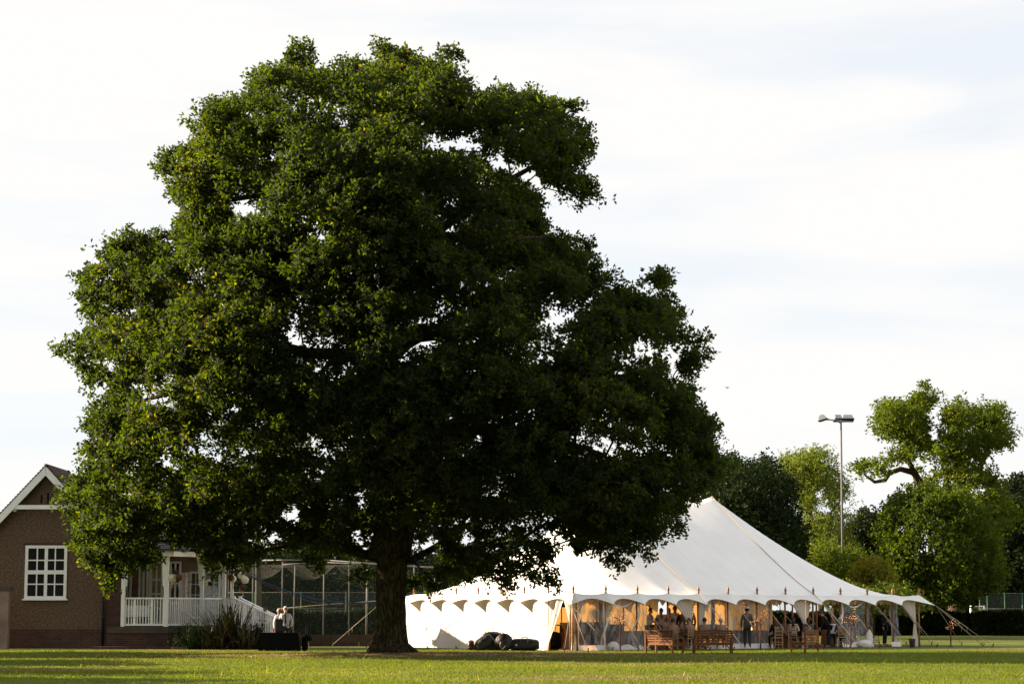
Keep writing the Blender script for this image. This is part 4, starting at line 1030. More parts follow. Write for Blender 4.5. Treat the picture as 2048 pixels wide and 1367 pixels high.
def dining(s, t, label, clabel):
    round_table(s, t, label)
    p = tw(s, t, .79)
    b = MB(); b.lathe((0, 0, 0), [(.04, 0), (.045, .09), (.04, .1)], 8); b.ball((0, 0, .12), .022, n=6, m=4)
    o = b.build('candle_holder', M['lit'], None, (p.x, p.y - .2, .79)); tag(o, clabel, 'candle')
dining(3.0, 1.25, 'round lilac clothed table behind the left wooden bench', 'lit candle on the table behind the left bench')
dining(4.9, 1.6, 'round lilac clothed table behind the middle wooden bench', 'lit candle on the table behind the middle bench')
dining(6.9, 1.25, 'round lilac clothed table in the open bay left of the sunlit bench', 'lit candle on the table left of the sunlit bench')
dining(8.4, 1.4, 'round lilac clothed table behind the bending guest in black', 'lit candle on the table behind the bending guest')
dining(10.2, 1.3, 'round lilac clothed table near the right end of the tent', 'lit candle on the table near the right end')
def chair(s, t, rz, label, proto=[None]):
    if proto[0] is None:
        root = empty('banquet_chair', (0, 0, 0)); w = .19
        for sx in (-1, 1):
            b = MB(); b.bar((sx * w, .19, 0), (sx * w, .17, .45), .03); b.build('leg', M['chair'], root)
            b = MB(); b.bar((sx * w, -.19, 0), (sx * w * .95, -.23, .92), .032); b.build('leg', M['chair'], root)
        b = MB(); b.box(-.21, -.2, .43, .21, .21, .47); b.build('seat', M['chair'], root)
        b = MB()
        for z in (.56, .74, .90): b.bar((-w, -.215, z), (w, -.215, z), .025)
        for k in range(5): b.bar((-.12 + k * .06, -.215, .56), (-.12 + k * .06, -.225, .9), .014)
        b.build('backrest', M['chair'], root)
        b = MB()
        for z in (.15, .25): b.bar((-w, -.19, z), (w, -.19, z), .018); b.bar((-w, .19, z), (w, .19, z), .018); b.bar((-w, -.19, z + .03), (-w, .19, z + .03), .018); b.bar((w, -.19, z + .03), (w, .19, z + .03), .018)
        b.build('stretcher', M['chair'], root); proto[0] = root; r = root
    else: r = copy_tree(proto[0])
    r.location = tw(s, t, .04); r.rotation_euler = (0, 0, rz); tag(r, label, 'chair', 'pale wooden banquet chairs at the tables'); return r

# ------------------------------------------------------------------ people
def skin_mesh(nodes, edges, sub=1):
    """nodes: name -> (pos, radius or (rx, ry)); grown into one surface"""
    names = list(nodes); me = bpy.data.meshes.new('tmp'); me.from_pydata([nodes[k][0] for k in names], [(names.index(a), names.index(b_)) for a, b_ in edges], [])
    o = bpy.data.objects.new('tmp', me); COL.objects.link(o)
    o.modifiers.new('s', 'SKIN'); sv = me.skin_vertices[0].data
    for i, k in enumerate(names):
        r = nodes[k][1]; sv[i].radius = r if isinstance(r, tuple) else (r, r); sv[i].use_root = (i == 0)
    if sub: o.modifiers.new('u', 'SUBSURF').levels = sub
    bpy.context.view_layer.update(); dg = bpy.context.evaluated_depsgraph_get()
    r = bpy.data.meshes.new_from_object(o.evaluated_get(dg)); bpy.data.objects.remove(o)
    return r
def joints(kind, lean=0.0, arms='down', turn=0):
    V = Vector; J = {}
    if kind == 'stand':
        J.update(pelvis=V((0, 0, .94)), waist=V((0, 0, 1.10)), chest=V((0, .0, 1.30)), neck=V((0, .01, 1.47)), hipL=V((-.09, 0, .90)), hipR=V((.09, 0, .90)), kneeL=V((-.10, -.02, .49)), kneeR=V((.10, -.03, .49)), ankL=V((-.11, .02, .09)), ankR=V((.11, .01, .09)), toeL=V((-.13, -.14, .035)), toeR=V((.13, -.15, .035)))
    else:
        J.update(pelvis=V((0, 0, .52)), waist=V((0, .01, .67)), chest=V((0, .0, .87)), neck=V((0, -.01, 1.05)), hipL=V((-.09, -.02, .50)), hipR=V((.09, -.02, .50)), kneeL=V((-.12, -.44, .50)), kneeR=V((.12, -.44, .50)), ankL=V((-.12, -.42, .09)), ankR=V((.12, -.42, .09)), toeL=V((-.13, -.58, .035)), toeR=V((.13, -.58, .035)))
    n = J['neck']
    J['shL'] = n + V((-.175, .0, -.06)); J['shR'] = n + V((.175, .0, -.06))
    A = {'down': ((.07, .03, -.29), (.01, -.07, -.26)), 'front': ((.06, -.06, -.27), (-.06, -.22, .03)), 'pocket': ((.11, .04, -.27), (-.07, -.06, -.22)), 'serve': ((.05, -.14, -.22), (-.04, -.22, -.12)), 'up': ((.08, -.12, -.2), (-.04, -.14, .2))}
    for s, k in ((-1, 'L'), (1, 'R')):
        a = arms if isinstance(arms, str) else arms[0 if k == 'L' else 1]; e, w = A[a]
        J['el' + k] = J['sh' + k] + V((s * e[0], e[1], e[2])); J['wr' + k] = J['el' + k] + V((s * w[0], w[1], w[2]))
    J['head0'] = n + V((0, -.005, .075)); J['head1'] = n + V((0, -.02, .165)); J['head2'] = n + V((0, -.012, .255))
    if lean:
        piv = J['pelvis']; Rm = Matrix.Rotation(lean, 3, 'X')
        for k in ('waist', 'chest', 'neck', 'shL', 'shR', 'elL', 'elR', 'wrL', 'wrR', 'head0', 'head1', 'head2'): J[k] = piv + Rm @ (J[k] - piv)
        if kind == 'stand' and lean > .5:
            for k in ('elL', 'elR', 'wrL', 'wrR'): pass
    return J
PM = {}
def person_meshes(key, kind, lean, arms):
    if key in PM: return PM[key]
    J = joints(kind, lean, arms); t = lambda k, r: (tuple(J[k]), r)
    nd_ = dict(pelvis=t('pelvis', (.15, .105)), waist=t('waist', (.135, .095)), chest=t('chest', (.165, .11)), neck=t('neck', (.062, .06)), head0=t('head0', (.062, .07)), head1=t('head1', (.078, .098)), head2=t('head2', (.058, .075)))
    ed = [('pelvis', 'waist'), ('waist', 'chest'), ('chest', 'neck'), ('neck', 'head0'), ('head0', 'head1'), ('head1', 'head2')]
    for k in 'LR':
        nd_['sh' + k] = t('sh' + k, .058); nd_['el' + k] = t('el' + k, .04); nd_['wr' + k] = t('wr' + k, .026)
        nd_['hip' + k] = t('hip' + k, .088); nd_['knee' + k] = t('knee' + k, .056); nd_['ank' + k] = t('ank' + k, .038); nd_['toe' + k] = t('toe' + k, (.042, .03))
        ed += [('chest', 'sh' + k), ('sh' + k, 'el' + k), ('el' + k, 'wr' + k), ('pelvis', 'hip' + k), ('hip' + k, 'knee' + k), ('knee' + k, 'ank' + k), ('ank' + k, 'toe' + k)]
        # palm and five fingers
        w = J['wr' + k]; d = (w - J['el' + k]).normalized(); s = -1 if k == 'L' else 1
        sd = d.cross(Vector((0, 0, 1)) if abs(d.z) < .8 else Vector((1, 0, 0))).normalized(); cr_ = sd.cross(d)
        pa = w + d * .055; nd_['pa' + k] = (tuple(pa), (.034, .02)); ed.append(('wr' + k, 'pa' + k))
        for f in range(4):
            b0 = pa + d * .03 + sd * (f - 1.5) * .019; b1_ = b0 + d * (.045, .052, .048, .036)[f] + cr_ * .012
            nd_['f%d%s' % (f, k)] = (tuple(b0), .009); nd_['g%d%s' % (f, k)] = (tuple(b1_), .0075); ed += [('pa' + k, 'f%d%s' % (f, k)), ('f%d%s' % (f, k), 'g%d%s' % (f, k))]
        tb = pa + sd * .035 + d * .005; nd_['t' + k] = (tuple(tb), .011); nd_['u' + k] = (tuple(tb + d * .04 + sd * .012), .009); ed += [('pa' + k, 't' + k), ('t' + k, 'u' + k)]
    body = skin_mesh(nd_, ed, 1)
    # face
    H = Matrix.Rotation(lean, 3, 'X') if lean else Matrix.Identity(3); h1 = J['head1']
    fb = MB(); fp = lambda x, y, z: h1 + H @ Vector((x, y, z))
    fb.ball(fp(0, -.098, -.012), .014, .018, .024, 8, 6, M=H); fb.ball(fp(-.082, .01, -.01), .012, .02, .03, 8, 5, M=H); fb.ball(fp(.082, .01, -.01), .012, .02, .03, 8, 5, M=H)
    fb.ball(fp(0, -.085, -.075), .03, .02, .022, 8, 5, M=H)
    fb.cur = 1
    for s in (-1, 1): fb.ball(fp(s * .031, -.088, .012), .0115, .008, .007, 6, 4, M=H)
    fb.cur = 2; fb.ball(fp(0, -.096, -.048), .024, .008, .006, 8, 4, M=H)
    # join face pieces to the body surface
    nb = len(body.vertices); vs = [tuple(v.co) for v in body.vertices] + fb.v
    fs = [list(p.vertices) for p in body.polygons] + [[nb + i for i in f] for f in fb.f]; mi = [0] * len(body.polygons) + fb.mi
    bm_ = bpy.data.meshes.new('person_body'); bm_.from_pydata(vs, [], fs); bm_.polygons.foreach_set('material_index', mi); bm_.polygons.foreach_set('use_smooth', [True] * len(fs))
    for m in ('skin', 'hair_b', 'tie'): bm_.materials.append(M[m])
    # shirt / jacket
    nd2 = dict(waist=(tuple(J['waist']), (.155, .118)), low=(tuple(J['pelvis'] + Vector((0, 0, .0))), (.165, .12)), chest=(tuple(J['chest']), (.185, .128)), collar=(tuple(J['neck'] - (J['neck'] - J['chest']) * .12), (.085, .078)))
    ed2 = [('waist', 'low'), ('waist', 'chest'), ('chest', 'collar')]
    for k in 'LR':
        nd2['sh' + k] = t('sh' + k, .074); nd2['el' + k] = t('el' + k, .056); e = J['wr' + k]; nd2['wr' + k] = (tuple(J['el' + k].lerp(e, .93)), .042)
        ed2 += [('chest', 'sh' + k), ('sh' + k, 'el' + k), ('el' + k, 'wr' + k)]
    shirt = skin_mesh(nd2, ed2, 1)
    nd3 = dict(pel=(tuple(J['pelvis'] - Vector((0, 0, .01))), (.16, .118))); ed3 = []
    for k in 'LR':
        nd3['hip' + k] = t('hip' + k, .098); nd3['knee' + k] = t('knee' + k, .07); nd3['ank' + k] = (tuple(J['ank' + k]), .058); ed3 += [('pel', 'hip' + k), ('hip' + k, 'knee' + k), ('knee' + k, 'ank' + k)]
    tr = skin_mesh(nd3, ed3, 1)
    for m_ in (shirt, tr):
        m_.polygons.foreach_set('use_smooth', [True] * len(m_.polygons)); m_.materials.clear(); m_.materials.append(M['shirt'])
    def hair(long=False):
        hb = MB()
        def hf(u, v):
            a = u * 2 * PI; t_ = v * PI * (.66 if not long else .78); front = math.cos(a - 1.5 * PI) > .35
            lim = t_ * (.52 if front else 1.0)
            r = .001 if v == 0 else 1
            return fp(.096 * math.sin(lim) * math.cos(a) * r, .116 * math.sin(lim) * math.sin(a) * r + .012, .118 * math.cos(lim) + .012 + .004 * math.sin(a * 9))
        hb.grid(hf, 24, 9)
        if long: hb.tube([fp(0, .09, .02), fp(0, .13, -.1), fp(0, .12, -.24), fp(0, .10, -.36)], [.06, .075, .06, .02], 10)
        me = bpy.data.meshes.new('hair'); me.from_pydata(hb.v, [], hb.f); me.polygons.foreach_set('use_smooth', [True] * len(hb.f)); me.materials.append(M['hair_b']); return me
    PM[key] = (bm_, shirt, tr, hair(False), hair(True), J, fp); return PM[key]
def person(x, y, z, rz, label, key, kind='stand', lean=0., arms='down', top='shirt', legs='suit', hair='hair_b', long=False, skin='skin', sc=1.0, topname='shirt', group=None):
    bm_, sh, tr, h0, h1, J, fp = person_meshes(key, kind, lean, arms)
    root = empty('person', (x, y, z), rz, label, 'person', group); root.scale = (sc, sc, sc)
    def ob(name, me, mats):
        o = bpy.data.objects.new(name, me); COL.objects.link(o); o.parent = root
        for i, m in enumerate(mats): o.material_slots[i].link = 'OBJECT'; o.material_slots[i].material = M[m]
        return o
    ob('body', bm_, [skin, 'hair_b', 'tie']); ob(topname, sh, [top]); ob('trousers', tr, [legs]); ob('hair', h1 if long else h0, [hair])
    return root, J, fp
# the men by the steps
r, J, fp = person(X_(571, 91), 91, 0, R(8), 'white haired bearded man in white shirt and dark tie standing hand in pocket', 'pocket', 'stand', 0, ('down', 'pocket'), hair='hair_w', skin='skin_d', legs='jeans', sc=1.05)
b = MB(); b.add([(-.02, -.135, 1.43), (.02, -.135, 1.43), (.035, -.15, 1.10), (0, -.155, 1.04), (-.035, -.15, 1.10)], [(0, 4, 3, 2, 1)]); b.ball((0, -.13, 1.425), .022, n=6, m=4); b.build('tie', M['tie'], r)
b = MB(); b.ball(fp(0, -.062, -.085), .06, .045, .05, 10, 7); b.build('beard', M['hair_w'], r)
r, J, fp = person(X_(556, 91.9), 91.9, 0, R(62), 'grey haired man in white shirt and sunglasses turned towards his neighbour', 'stand_f', 'stand', .10, 'down', hair='hair_g', skin='skin_d', legs='jeans', sc=1.01)
b = MB(); b.tube([fp(-.085, .0, .014), fp(-.075, -.075, .014), fp(0, -.105, .014), fp(.075, -.075, .014), fp(.085, 0, .014)], .008, 5)
for s in (-1, 1): b.ball(fp(s * .033, -.1, .008), .028, .008, .02, 10, 5)
b.build('sunglasses', M['black'], r)
person(X_(533, 94.6), 94.6, .12, R(-25), 'young dark haired man in white shirt looking down behind the stair rail', 'look', 'stand', .16, 'front', legs='suit', sc=1.0)
person(X_(519, 95.4), 95.4, .0, R(-160), 'dark haired person in white mostly hidden behind the stair rails', 'stand_b', 'stand', .0, 'down', legs='suit', sc=.97)
person(X_(474, 97.6), 97.6, .35, R(-120), 'person in white seen in slivers between the upper stair balusters', 'stand_b', 'stand', .0, 'down', legs='suit', sc=.97)

# guests in the tent
def guest(px, Y, label, **k):
    z = k.pop('z', .04); rz = k.pop('rz', 0); return person(X_(px, Y), Y, z, rz, label, **k)
st_f = dict(key='stand_f', kind='stand', lean=.10, arms='down'); st_b = dict(key='stand_b', kind='stand', lean=0., arms='down'); srv = dict(key='front', kind='stand', lean=.12, arms='front')
WG = 'standing guests in white tops inside the tent'
guest(1298, 97.0, 'person in white top with dark bun standing left of the tent pole, facing right', rz=R(60), top='shirt', legs='suit', long=False, group=WG, **srv)
guest(1322, 98.0, 'person in white shirt standing before the glowing yellow wall, hair over shoulder', rz=R(5), top='shirt', legs='suit', long=True, group=WG, **st_f)
guest(1338, 98.5, 'person in white top right of the tent pole with straight dark hair', rz=R(-15), top='shirt', legs='suit', long=True, group=WG, **st_f)
guest(1350, 99.5, 'tall dark haired person standing furthest back in the row of white tops', rz=R(30), top='shirt', legs='suit', sc=1.05, group=WG, **st_b)
guest(1365, 97.5, 'person in dark jacket standing seen from behind near the bright gap', rz=R(170), top='suit', legs='suit', topname='jacket', **st_b)
guest(1379, 97.0, 'person in pale shirt and dark waistcoat standing beside the gathered curtain', rz=R(200), top='beige', legs='suit', sc=1.05, group=WG, **st_b)
sit = dict(kind='seat'); 
def seated(px, Y, rz, label, key='sit', lean=.12, arms='front', ch=True, cl=None, **k):
    x = X_(px, Y)
    person(x, Y, .04, rz, label, key, 'seat', lean, arms, **k)
    if ch:
        f = Matrix.Rotation(rz, 3, 'Z') @ Vector((0, .03, 0)); c = chair(0, 0, 0, cl); c.location = (x + f.x, Y + f.y, .035); c.rotation_euler = (0, 0, rz + PI)
away = R(180)
seated(1311, 92.4, R(150), 'seated guest in dark jacket leaning on the table behind the left bench', top='suit', topname='jacket', cl='pale chair under the guest in dark jacket behind the left bench')
seated(1334, 92.9, R(185), 'seated guest with brown hair just left of the beige shirted back', top='beige', hair='tan', cl='pale chair under the brown haired guest behind the left bench')
seated(1346, 92.2, R(178), 'seated guest in loose beige shirt with back turned beside the left bench arm', top='beige', key='sit2', lean=.22, hair='hair_b', cl='pale chair under the loose beige shirt beside the left bench arm')
seated(1362, 93.3, R(160), 'seated guest in tan top just left of the broad pale back', top='tan', key='sit2', lean=.22, cl='pale chair under the guest in tan top')
seated(1380, 92.7, R(195), 'seated guest with broad pale beige back beside the gathered curtain', top='beige', key='sit2', lean=.22, hair='hair_b', cl='pale chair under the broad pale beige back')
seated(1409, 93.7, R(175), 'seated guest in lilac top behind the plastic just right of the first curtain', top='lilac', cl='pale chair just right of the first gathered curtain')
seated(1425, 96.4, R(10), 'seated guest with round dark hair facing out behind the middle bench', top='bluegrey', long=True, cl='pale chair facing out behind the middle bench')
seated(1442, 94.0, R(180), 'seated guest in pale lilac shirt with back turned behind the middle bench', top='lilac', key='sit2', lean=.22, hair='hair_g', cl='pale chair behind the right half of the middle bench')
r, J, fp = guest(1494, 95.2, 'tall man in wide brimmed hat standing behind the creased plastic', rz=R(170), top='bluegrey', legs='jeans', sc=1.02, **st_b)
b = MB(); b.lathe(tuple(fp(0, .01, .07)), [(.21, -.01), (.205, .005), (.10, .012), (.09, .075), (.05, .09), (.001, .085)], 18); b.build('hat', M['hair_g'], r)
seated(1552, 95.6, R(200), 'seated guest with long reddish hair and black clothes beside the open bay pole', top='suit', topname='jacket', long=True, hair='tan', cl='pale chair under the reddish haired guest in black')
seated(1567, 98.6, R(20), 'seated guest with reddish hair facing the lawn behind the pole', top='lilac', long=True, hair='tan', cl='pale chair facing the lawn behind the open bay pole')
seated(1586, 96.4, R(165), 'seated guest in black and white floral top in the open bay', top='floral', long=True, cl='pale chair under the floral top')
seated(1596, 99.3, R(0), 'seated guest in dark jacket facing the lawn behind the floral top', top='suit', topname='jacket', cl='pale chair facing the lawn behind the floral top')
guest(1596, 98.3, 'dark haired man standing behind the seated guests above the sunlit bench', rz=R(20), top='suit', legs='suit', topname='jacket', sc=.98, **st_b)
seated(1616, 97.2, R(170), 'seated guest with long dark hair in blue grey top left of the right curtain', top='bluegrey', long=True, cl='pale chair left of the right gathered curtain')
guest(1657, 96.2, 'person all in black bending forward over the table right of the sunlit bench', rz=R(80) + PI, key='bend', kind='stand', lean=.55, arms='serve', top='suit', legs='suit', topname='jacket')
seated(1664, 99.0, R(-10), 'seated guest with reddish hair and white collar behind the bending person', top='shirt', hair='tan', long=True, cl='pale chair behind the bending person')
seated(1681, 97.6, R(188), 'grey haired seated guest in blue grey top beside the right tent pole', top='bluegrey', hair='hair_g', key='sit', cl='pale chair under the grey haired guest by the right tent pole')
guest(1768, 101.2, 'dark suited man with white collar standing in the open bay near the right end', rz=R(60), top='suit', legs='suit', topname='jacket', **st_b)
p_ = tw(11.2, -.15)
root = empty('metal_bucket', (X_(1823, 99.5), 99.5, 0), .3, 'small dark grey tapered bin on the grass under the right tent corner', 'bin')
b = MB(); b.lathe((0, 0, 0), [(.12, 0), (.15, .38), (.155, .40), (.14, .40), (.11, .03)], 14); b.build('shell', M['slate'], root)
b = MB(); b.lathe((0, 0, 0), [(.157, .37), (.162, .385), (.157, .40)], 14); b.build('rim', M['steel'], root)
chair(10.55, .35, R(-60), 'empty pale chair draped with lilac cloth beside the right clear strip')
# fairy light strings wound on curtains and poles
def string(s, y, z0, z1, label):
    root = empty('fairy_light_string', tw(s, y, 0), 0, label, 'string lights'); r = random.Random(int(s * 10))
    b = MB(); pts = [(r.uniform(-.03, .03), r.uniform(-.03, .03), z0 + (z1 - z0) * k / 14) for k in range(15)]; b.tube(pts, .004, 4); b.build('wire', M['twig'], root)
    b = MB()
    for p in pts: b.ball(p, .009, n=5, m=3)
    b.build('bulbs', M['lit'], root)
string(3.82, .0, .4, 2.1, 'warm string lights hanging down the first gathered curtain')
string(7.72, .0, 1.2, 2.1, 'warm string lights hanging down the right gathered curtain')
string(5.55, .0, .2, 2.0, 'warm string lights hanging behind the hatted man window')
string(9.55, .0, .5, 2.1, 'warm string lights hanging on the swagged plastic near the right end')
string(.08, -.05, .9, 2.0, 'warm string lights hanging on the near corner poles')

# ------------------------------------------------------------------ clubhouse
CY = 96.0
house = empty('clubhouse', (X_(120, CY), CY, 0), 0, 'brown pebbledash clubhouse with white gable boards and a white railed verandah', 'building')
HO = Vector(house.location)
class HB(MB):
    """mesh builder in world coordinates, stored relative to the clubhouse"""
    def build(s, name, m, parent=None, **k):
        s.v = [tuple(Vector(v) - HO) for v in s.v]; return MB.build(s, name, m, parent or house, **k)
x_ = lambda px, Y=CY: X_(px, Y)
z_ = lambda py, Y=CY: Z_(py, Y)
xa, za = x_(88), z_(934)                      # gable apex
slope = 1.085; xr = x_(210); xl = 2 * xa - xr
ze = za - (xr - xa) * slope - .12
zb = .02
# gable wall, with the brick plinth proud of it
b = HB(); b.prism([(xl, zb), (xr, zb), (xr, ze + .1), (xa, za - .12), (xl, ze + .1)], CY, CY + 4.4); b.build('wall', M['render'])
b = HB(); b.box(xl - .05, CY - .06, -.1, x_(207), CY + .02, z_(1257)); b.build('plinth', M['brick'])
b = HB(); b.box(x_(212), CY - .35, -.1, x_(243), CY + .3, z_(1100)); b.build('pilaster', M['brick'])
# roof: right and left slopes, thickness real
def roof_slab(sg):
    b = HB(); ov = .55; d = Vector((sg, 0, -slope)).normalized(); L = (xr - xa + ov) * math.hypot(1, slope); nrm = Vector((sg * slope, 0, 1)).normalized()
    a = Vector((xa, 0, za)); n = 30
    for k in range(n):
        p0 = a + d * (L * k / n); p1 = a + d * (L * (k + 1) / n)
        vs = []
        for y in (CY - .42, CY + 4.6):
            for p, h in ((p0, 0), (p0, .045), (p1, .085), (p1, 0)): q = p + nrm * (h + .02); vs.append((q.x, y, q.z))
        b.add(vs, [(0, 1, 2, 3), (7, 6, 5, 4), (0, 4, 5, 1), (1, 5, 6, 2), (2, 6, 7, 3), (3, 7, 4, 0)])
    b.build('roof', M['tiles'])
    c = HB(); q0 = a + nrm * .015; q1 = q0 + d * L; w = -nrm * .27
    c.add([(q.x, y, q.z) for y in (CY - .45, CY - .40) for q in (q0, q1, q1 + w, Vector((xa, 0, q0.z - .27 * math.hypot(1, slope) )))], [(0, 1, 2, 3), (7, 6, 5, 4), (0, 4, 5, 1), (1, 5, 6, 2), (2, 6, 7, 3), (3, 7, 4, 0)])
    c.build('bargeboard', M['white'])
roof_slab(1); roof_slab(-1)
b = HB(); b.tube([(xa, CY - .44, za + .05), (xa, CY + 4.6, za + .05)], .09, 8); b.build('ridge', M['tiles'])
zt = z_(1014)
wt = (za - zt) / slope
b = HB(); b.box(xa - wt + .12, CY - .42, zt - .1, xa + wt - .12, CY - .37, zt + .09); b.build('tie_beam', M['white'])
b = HB(); b.box(xa - wt + .2, CY - .3, zt - .2, xa - wt + .32, CY + .0, zt - .05); b.box(xa + wt - .32, CY - .3, zt - .2, xa + wt - .2, CY, zt - .05); b.build('purlin_end', M['white'])
for k, (px, t0) in enumerate(((77, 989), (90, 985), (102, 989))):
    b = HB(); b.box(x_(px - 2), CY - .004, z_(1006), x_(px + 2), CY + .05, z_(t0)); b.build('vent_slit', M['dark'])
# the sash window
def window(x0, x1, z0, z1, Y, cols, rows, split=None, gm='glass_d', fr=.09, bar=.035, name='window', gaps=()):
    f = HB(); f.box(x0, Y - .06, z0, x0 + fr, Y + .05, z1); f.box(x1 - fr, Y - .06, z0, x1, Y + .05, z1); f.box(x0 + fr, Y - .06, z1 - fr, x1 - fr, Y + .05, z1); f.box(x0 + fr, Y - .06, z0, x1 - fr, Y + .05, z0 + fr)
    w = f.build(name, M['white'])
    g = HB(); g.box(x0 + fr, Y - .015, z0 + fr, x1 - fr, Y - .005, z1 - fr); g.build('pane', M[gm], w); g.v = []
    m = HB()
    for c in range(1, cols): X = x0 + fr + (x1 - x0 - 2 * fr) * c / cols; bw = bar * (2.6 if c in gaps else 1); m.box(X - bw / 2, Y - .045, z0 + fr, X + bw / 2, Y - .018, z1 - fr)
    for r in range(1, rows): Z = z0 + fr + (z1 - z0 - 2 * fr) * r / rows; bw = bar * (3.2 if split == r else 1); m.box(x0 + fr, Y - .05, Z - bw / 2, x1 - fr, Y - .016, Z + bw / 2)
    m.build('glazing_bar', M['white'], w); return w
def fixkids():
    pass
w = window(x_(48), x_(132), z_(1197), z_(1090), CY - .01, 4, 4, 2, gaps=(2,), fr=.13, bar=.055)
b = HB(); b.box(x_(45), CY - .14, z_(1199.5), x_(135), CY - .02, z_(1196.5)); b.build('sill', M['white'], w)
b = HB(); b.box(x_(43), CY - .05, z_(1089), x_(137), CY - .0, z_(1085.5)); b.build('lintel', M['brick'])
b = HB(); b.tube([(x_(210), CY - .46, .05), (x_(210), CY - .46, z_(1080))], .055, 8); b.tube([(x_(210), CY - .46, z_(1237)), (x_(210), CY - .46, z_(1232))], .075, 8); b.tube([(x_(210), CY - .46, z_(1150)), (x_(210), CY - .46, z_(1146))], .075, 8)
b.build('downpipe', M['iron_b'])
# verandah
FZ = z_(1252, 95); RT = z_(1195.5, 95)
VP = [(x_(246, 95), 95.0), (x_(332, 95), 95.0), (x_(403, 96.8), 96.8), (x_(447, 98.6), 98.6), (x_(467, 96.6), 96.6)]
ST = (x_(566, 93.2), 93.2)
EA = z_(1112, 95)
b = HB()
poly = [(x_(215, 95), 94.9), (VP[1][0] + .1, 94.9), (VP[2][0] + .1, 96.7), (VP[3][0] + .1, 98.5), (VP[3][0] + .1, 100.2), (x_(215, 95), 100.2)]
n = len(poly); b.add([(x, y, FZ - .28) for x, y in poly] + [(x, y, FZ) for x, y in poly], [tuple(reversed(range(n))), tuple(range(n, 2 * n))] + [(i, (i + 1) % n, (i + 1) % n + n, i + n) for i in range(n)])
b.build('verandah_floor', M['stone'])
b = HB(); po = [(x, y + .08) for x, y in poly]; b.add([(x, y, -.1) for x, y in po] + [(x, y, FZ - .283) for x, y in po], [tuple(reversed(range(n))), tuple(range(n, 2 * n))] + [(i, (i + 1) % n, (i + 1) % n + n, i + n) for i in range(n)])
b.build('verandah_base', M['brick'])
b = HB(); b.box(x_(186, 94.7), 94.55, -.1, x_(345, 94.7), 94.85, .12); b.build('brick_step', M['brick'])
b = HB(); b.box(x_(345, 94.4), 94.2, -.05, x_(440, 94.4), 94.4, .1); b.build('kerb', M['pale_brick'])
def post(x, y, w, z0, z1, brack=(), name='post'):
    b = HB(); b.box(x - w / 2, y - w / 2, z0, x + w / 2, y + w / 2, z1); p = b.build(name, M['white'])
    for sg in brack:
        c = HB(); pts = [(x + sg * w / 2, z1 - 1.35), (x + sg * (w / 2 + .06), z1 - 1.3), (x + sg * (w / 2 + .09), z1 - .9), (x + sg * (w / 2 + .11), z1 - .4), (x + sg * (w / 2 + .16), z1 - .06), (x + sg * (w / 2 + .16), z1), (x + sg * w / 2, z1)]
        if sg > 0: pts = pts[::-1]
        c.prism(pts, y - .05, y + .05); c.build('bracket', M['white'], p)
    return p
post(VP[0][0], VP[0][1], .17, FZ - .1, EA, (1,)); post(VP[1][0], VP[1][1], .19, FZ - .1, EA, (-1,)); post(VP[2][0], VP[2][1], .15, FZ - .1, EA + .02, (-1,)); post(VP[3][0], VP[3][1], .17, FZ - .1, EA + .02, (-1,))
post(x_(463, 99.0), 99.0, .15, FZ - .1, EA + .02)
post(VP[4][0], VP[4][1], .15, FZ - .3, RT + .12, name='newel_post'); post(x_(480, 98), 98, .14, FZ - .3, RT + .12, name='newel_post'); post(x_(448, 97.2), 97.2, .09, FZ - .2, RT + .12, name='newel_post')
def rail(a, c, sp=.115, wide=(), z0a=None, z0b=None, h=None, name='balustrade'):
    za_ = FZ if z0a is None else z0a; zb_ = FZ if z0b is None else z0b; h = h or (RT - FZ)
    A = Vector((a[0], a[1], za_)); B = Vector((c[0], c[1], zb_)); U = Vector((0, 0, 1))
    b = HB(); b.bar(A + U * h, B + U * h, .10, .07); b.bar(A + U * .08, B + U * .08, .07, .08)
    L = (B - A).length; n = int(L / sp)
    for k in range(1, n):
        p = A.lerp(B, k / n); w = .11 if k % 6 in wide else .042; d = (B - A).normalized()
        b.bar(p + U * .08 - d * w * 0, p + U * (h - .03), w, .03, up=Vector((-d.y, d.x, 0)))
    return b.build(name, M['white'])
rail(VP[0], VP[1], .125, (4,)); rail(VP[1], VP[2], .12); rail(VP[2], VP[3], .12); rail(VP[4], VP[3], .12)
rail(VP[4], (x_(559, 93.4), 93.4), .15, z0a=FZ + .02, z0b=z_(1294, 93.4) - .02, name='stair_balustrade')
rail((x_(480, 98), 98), (x_(564, 95), 95), .19, z0a=FZ + .02, z0b=z_(1292, 95) - .02, name='stair_balustrade')
post(x_(569, 93.6), 93.6, .17, 0, z_(1237, 93.6), name='newel_post')
b = HB()
for k in range(6):
    f0 = k / 6; xx0 = VP[4][0] + (x_(562, 94) - VP[4][0]) * f0; xx1 = VP[4][0] + (x_(562, 94) - VP[4][0]) * (k + 1) / 6
    ya = VP[4][1] + (93.5 - VP[4][1]) * f0
    b.box(xx0, ya + .05, -.05, xx1, ya + 1.6, FZ * (1 - (k + 1) / 7))
b.build('steps', M['stone'])
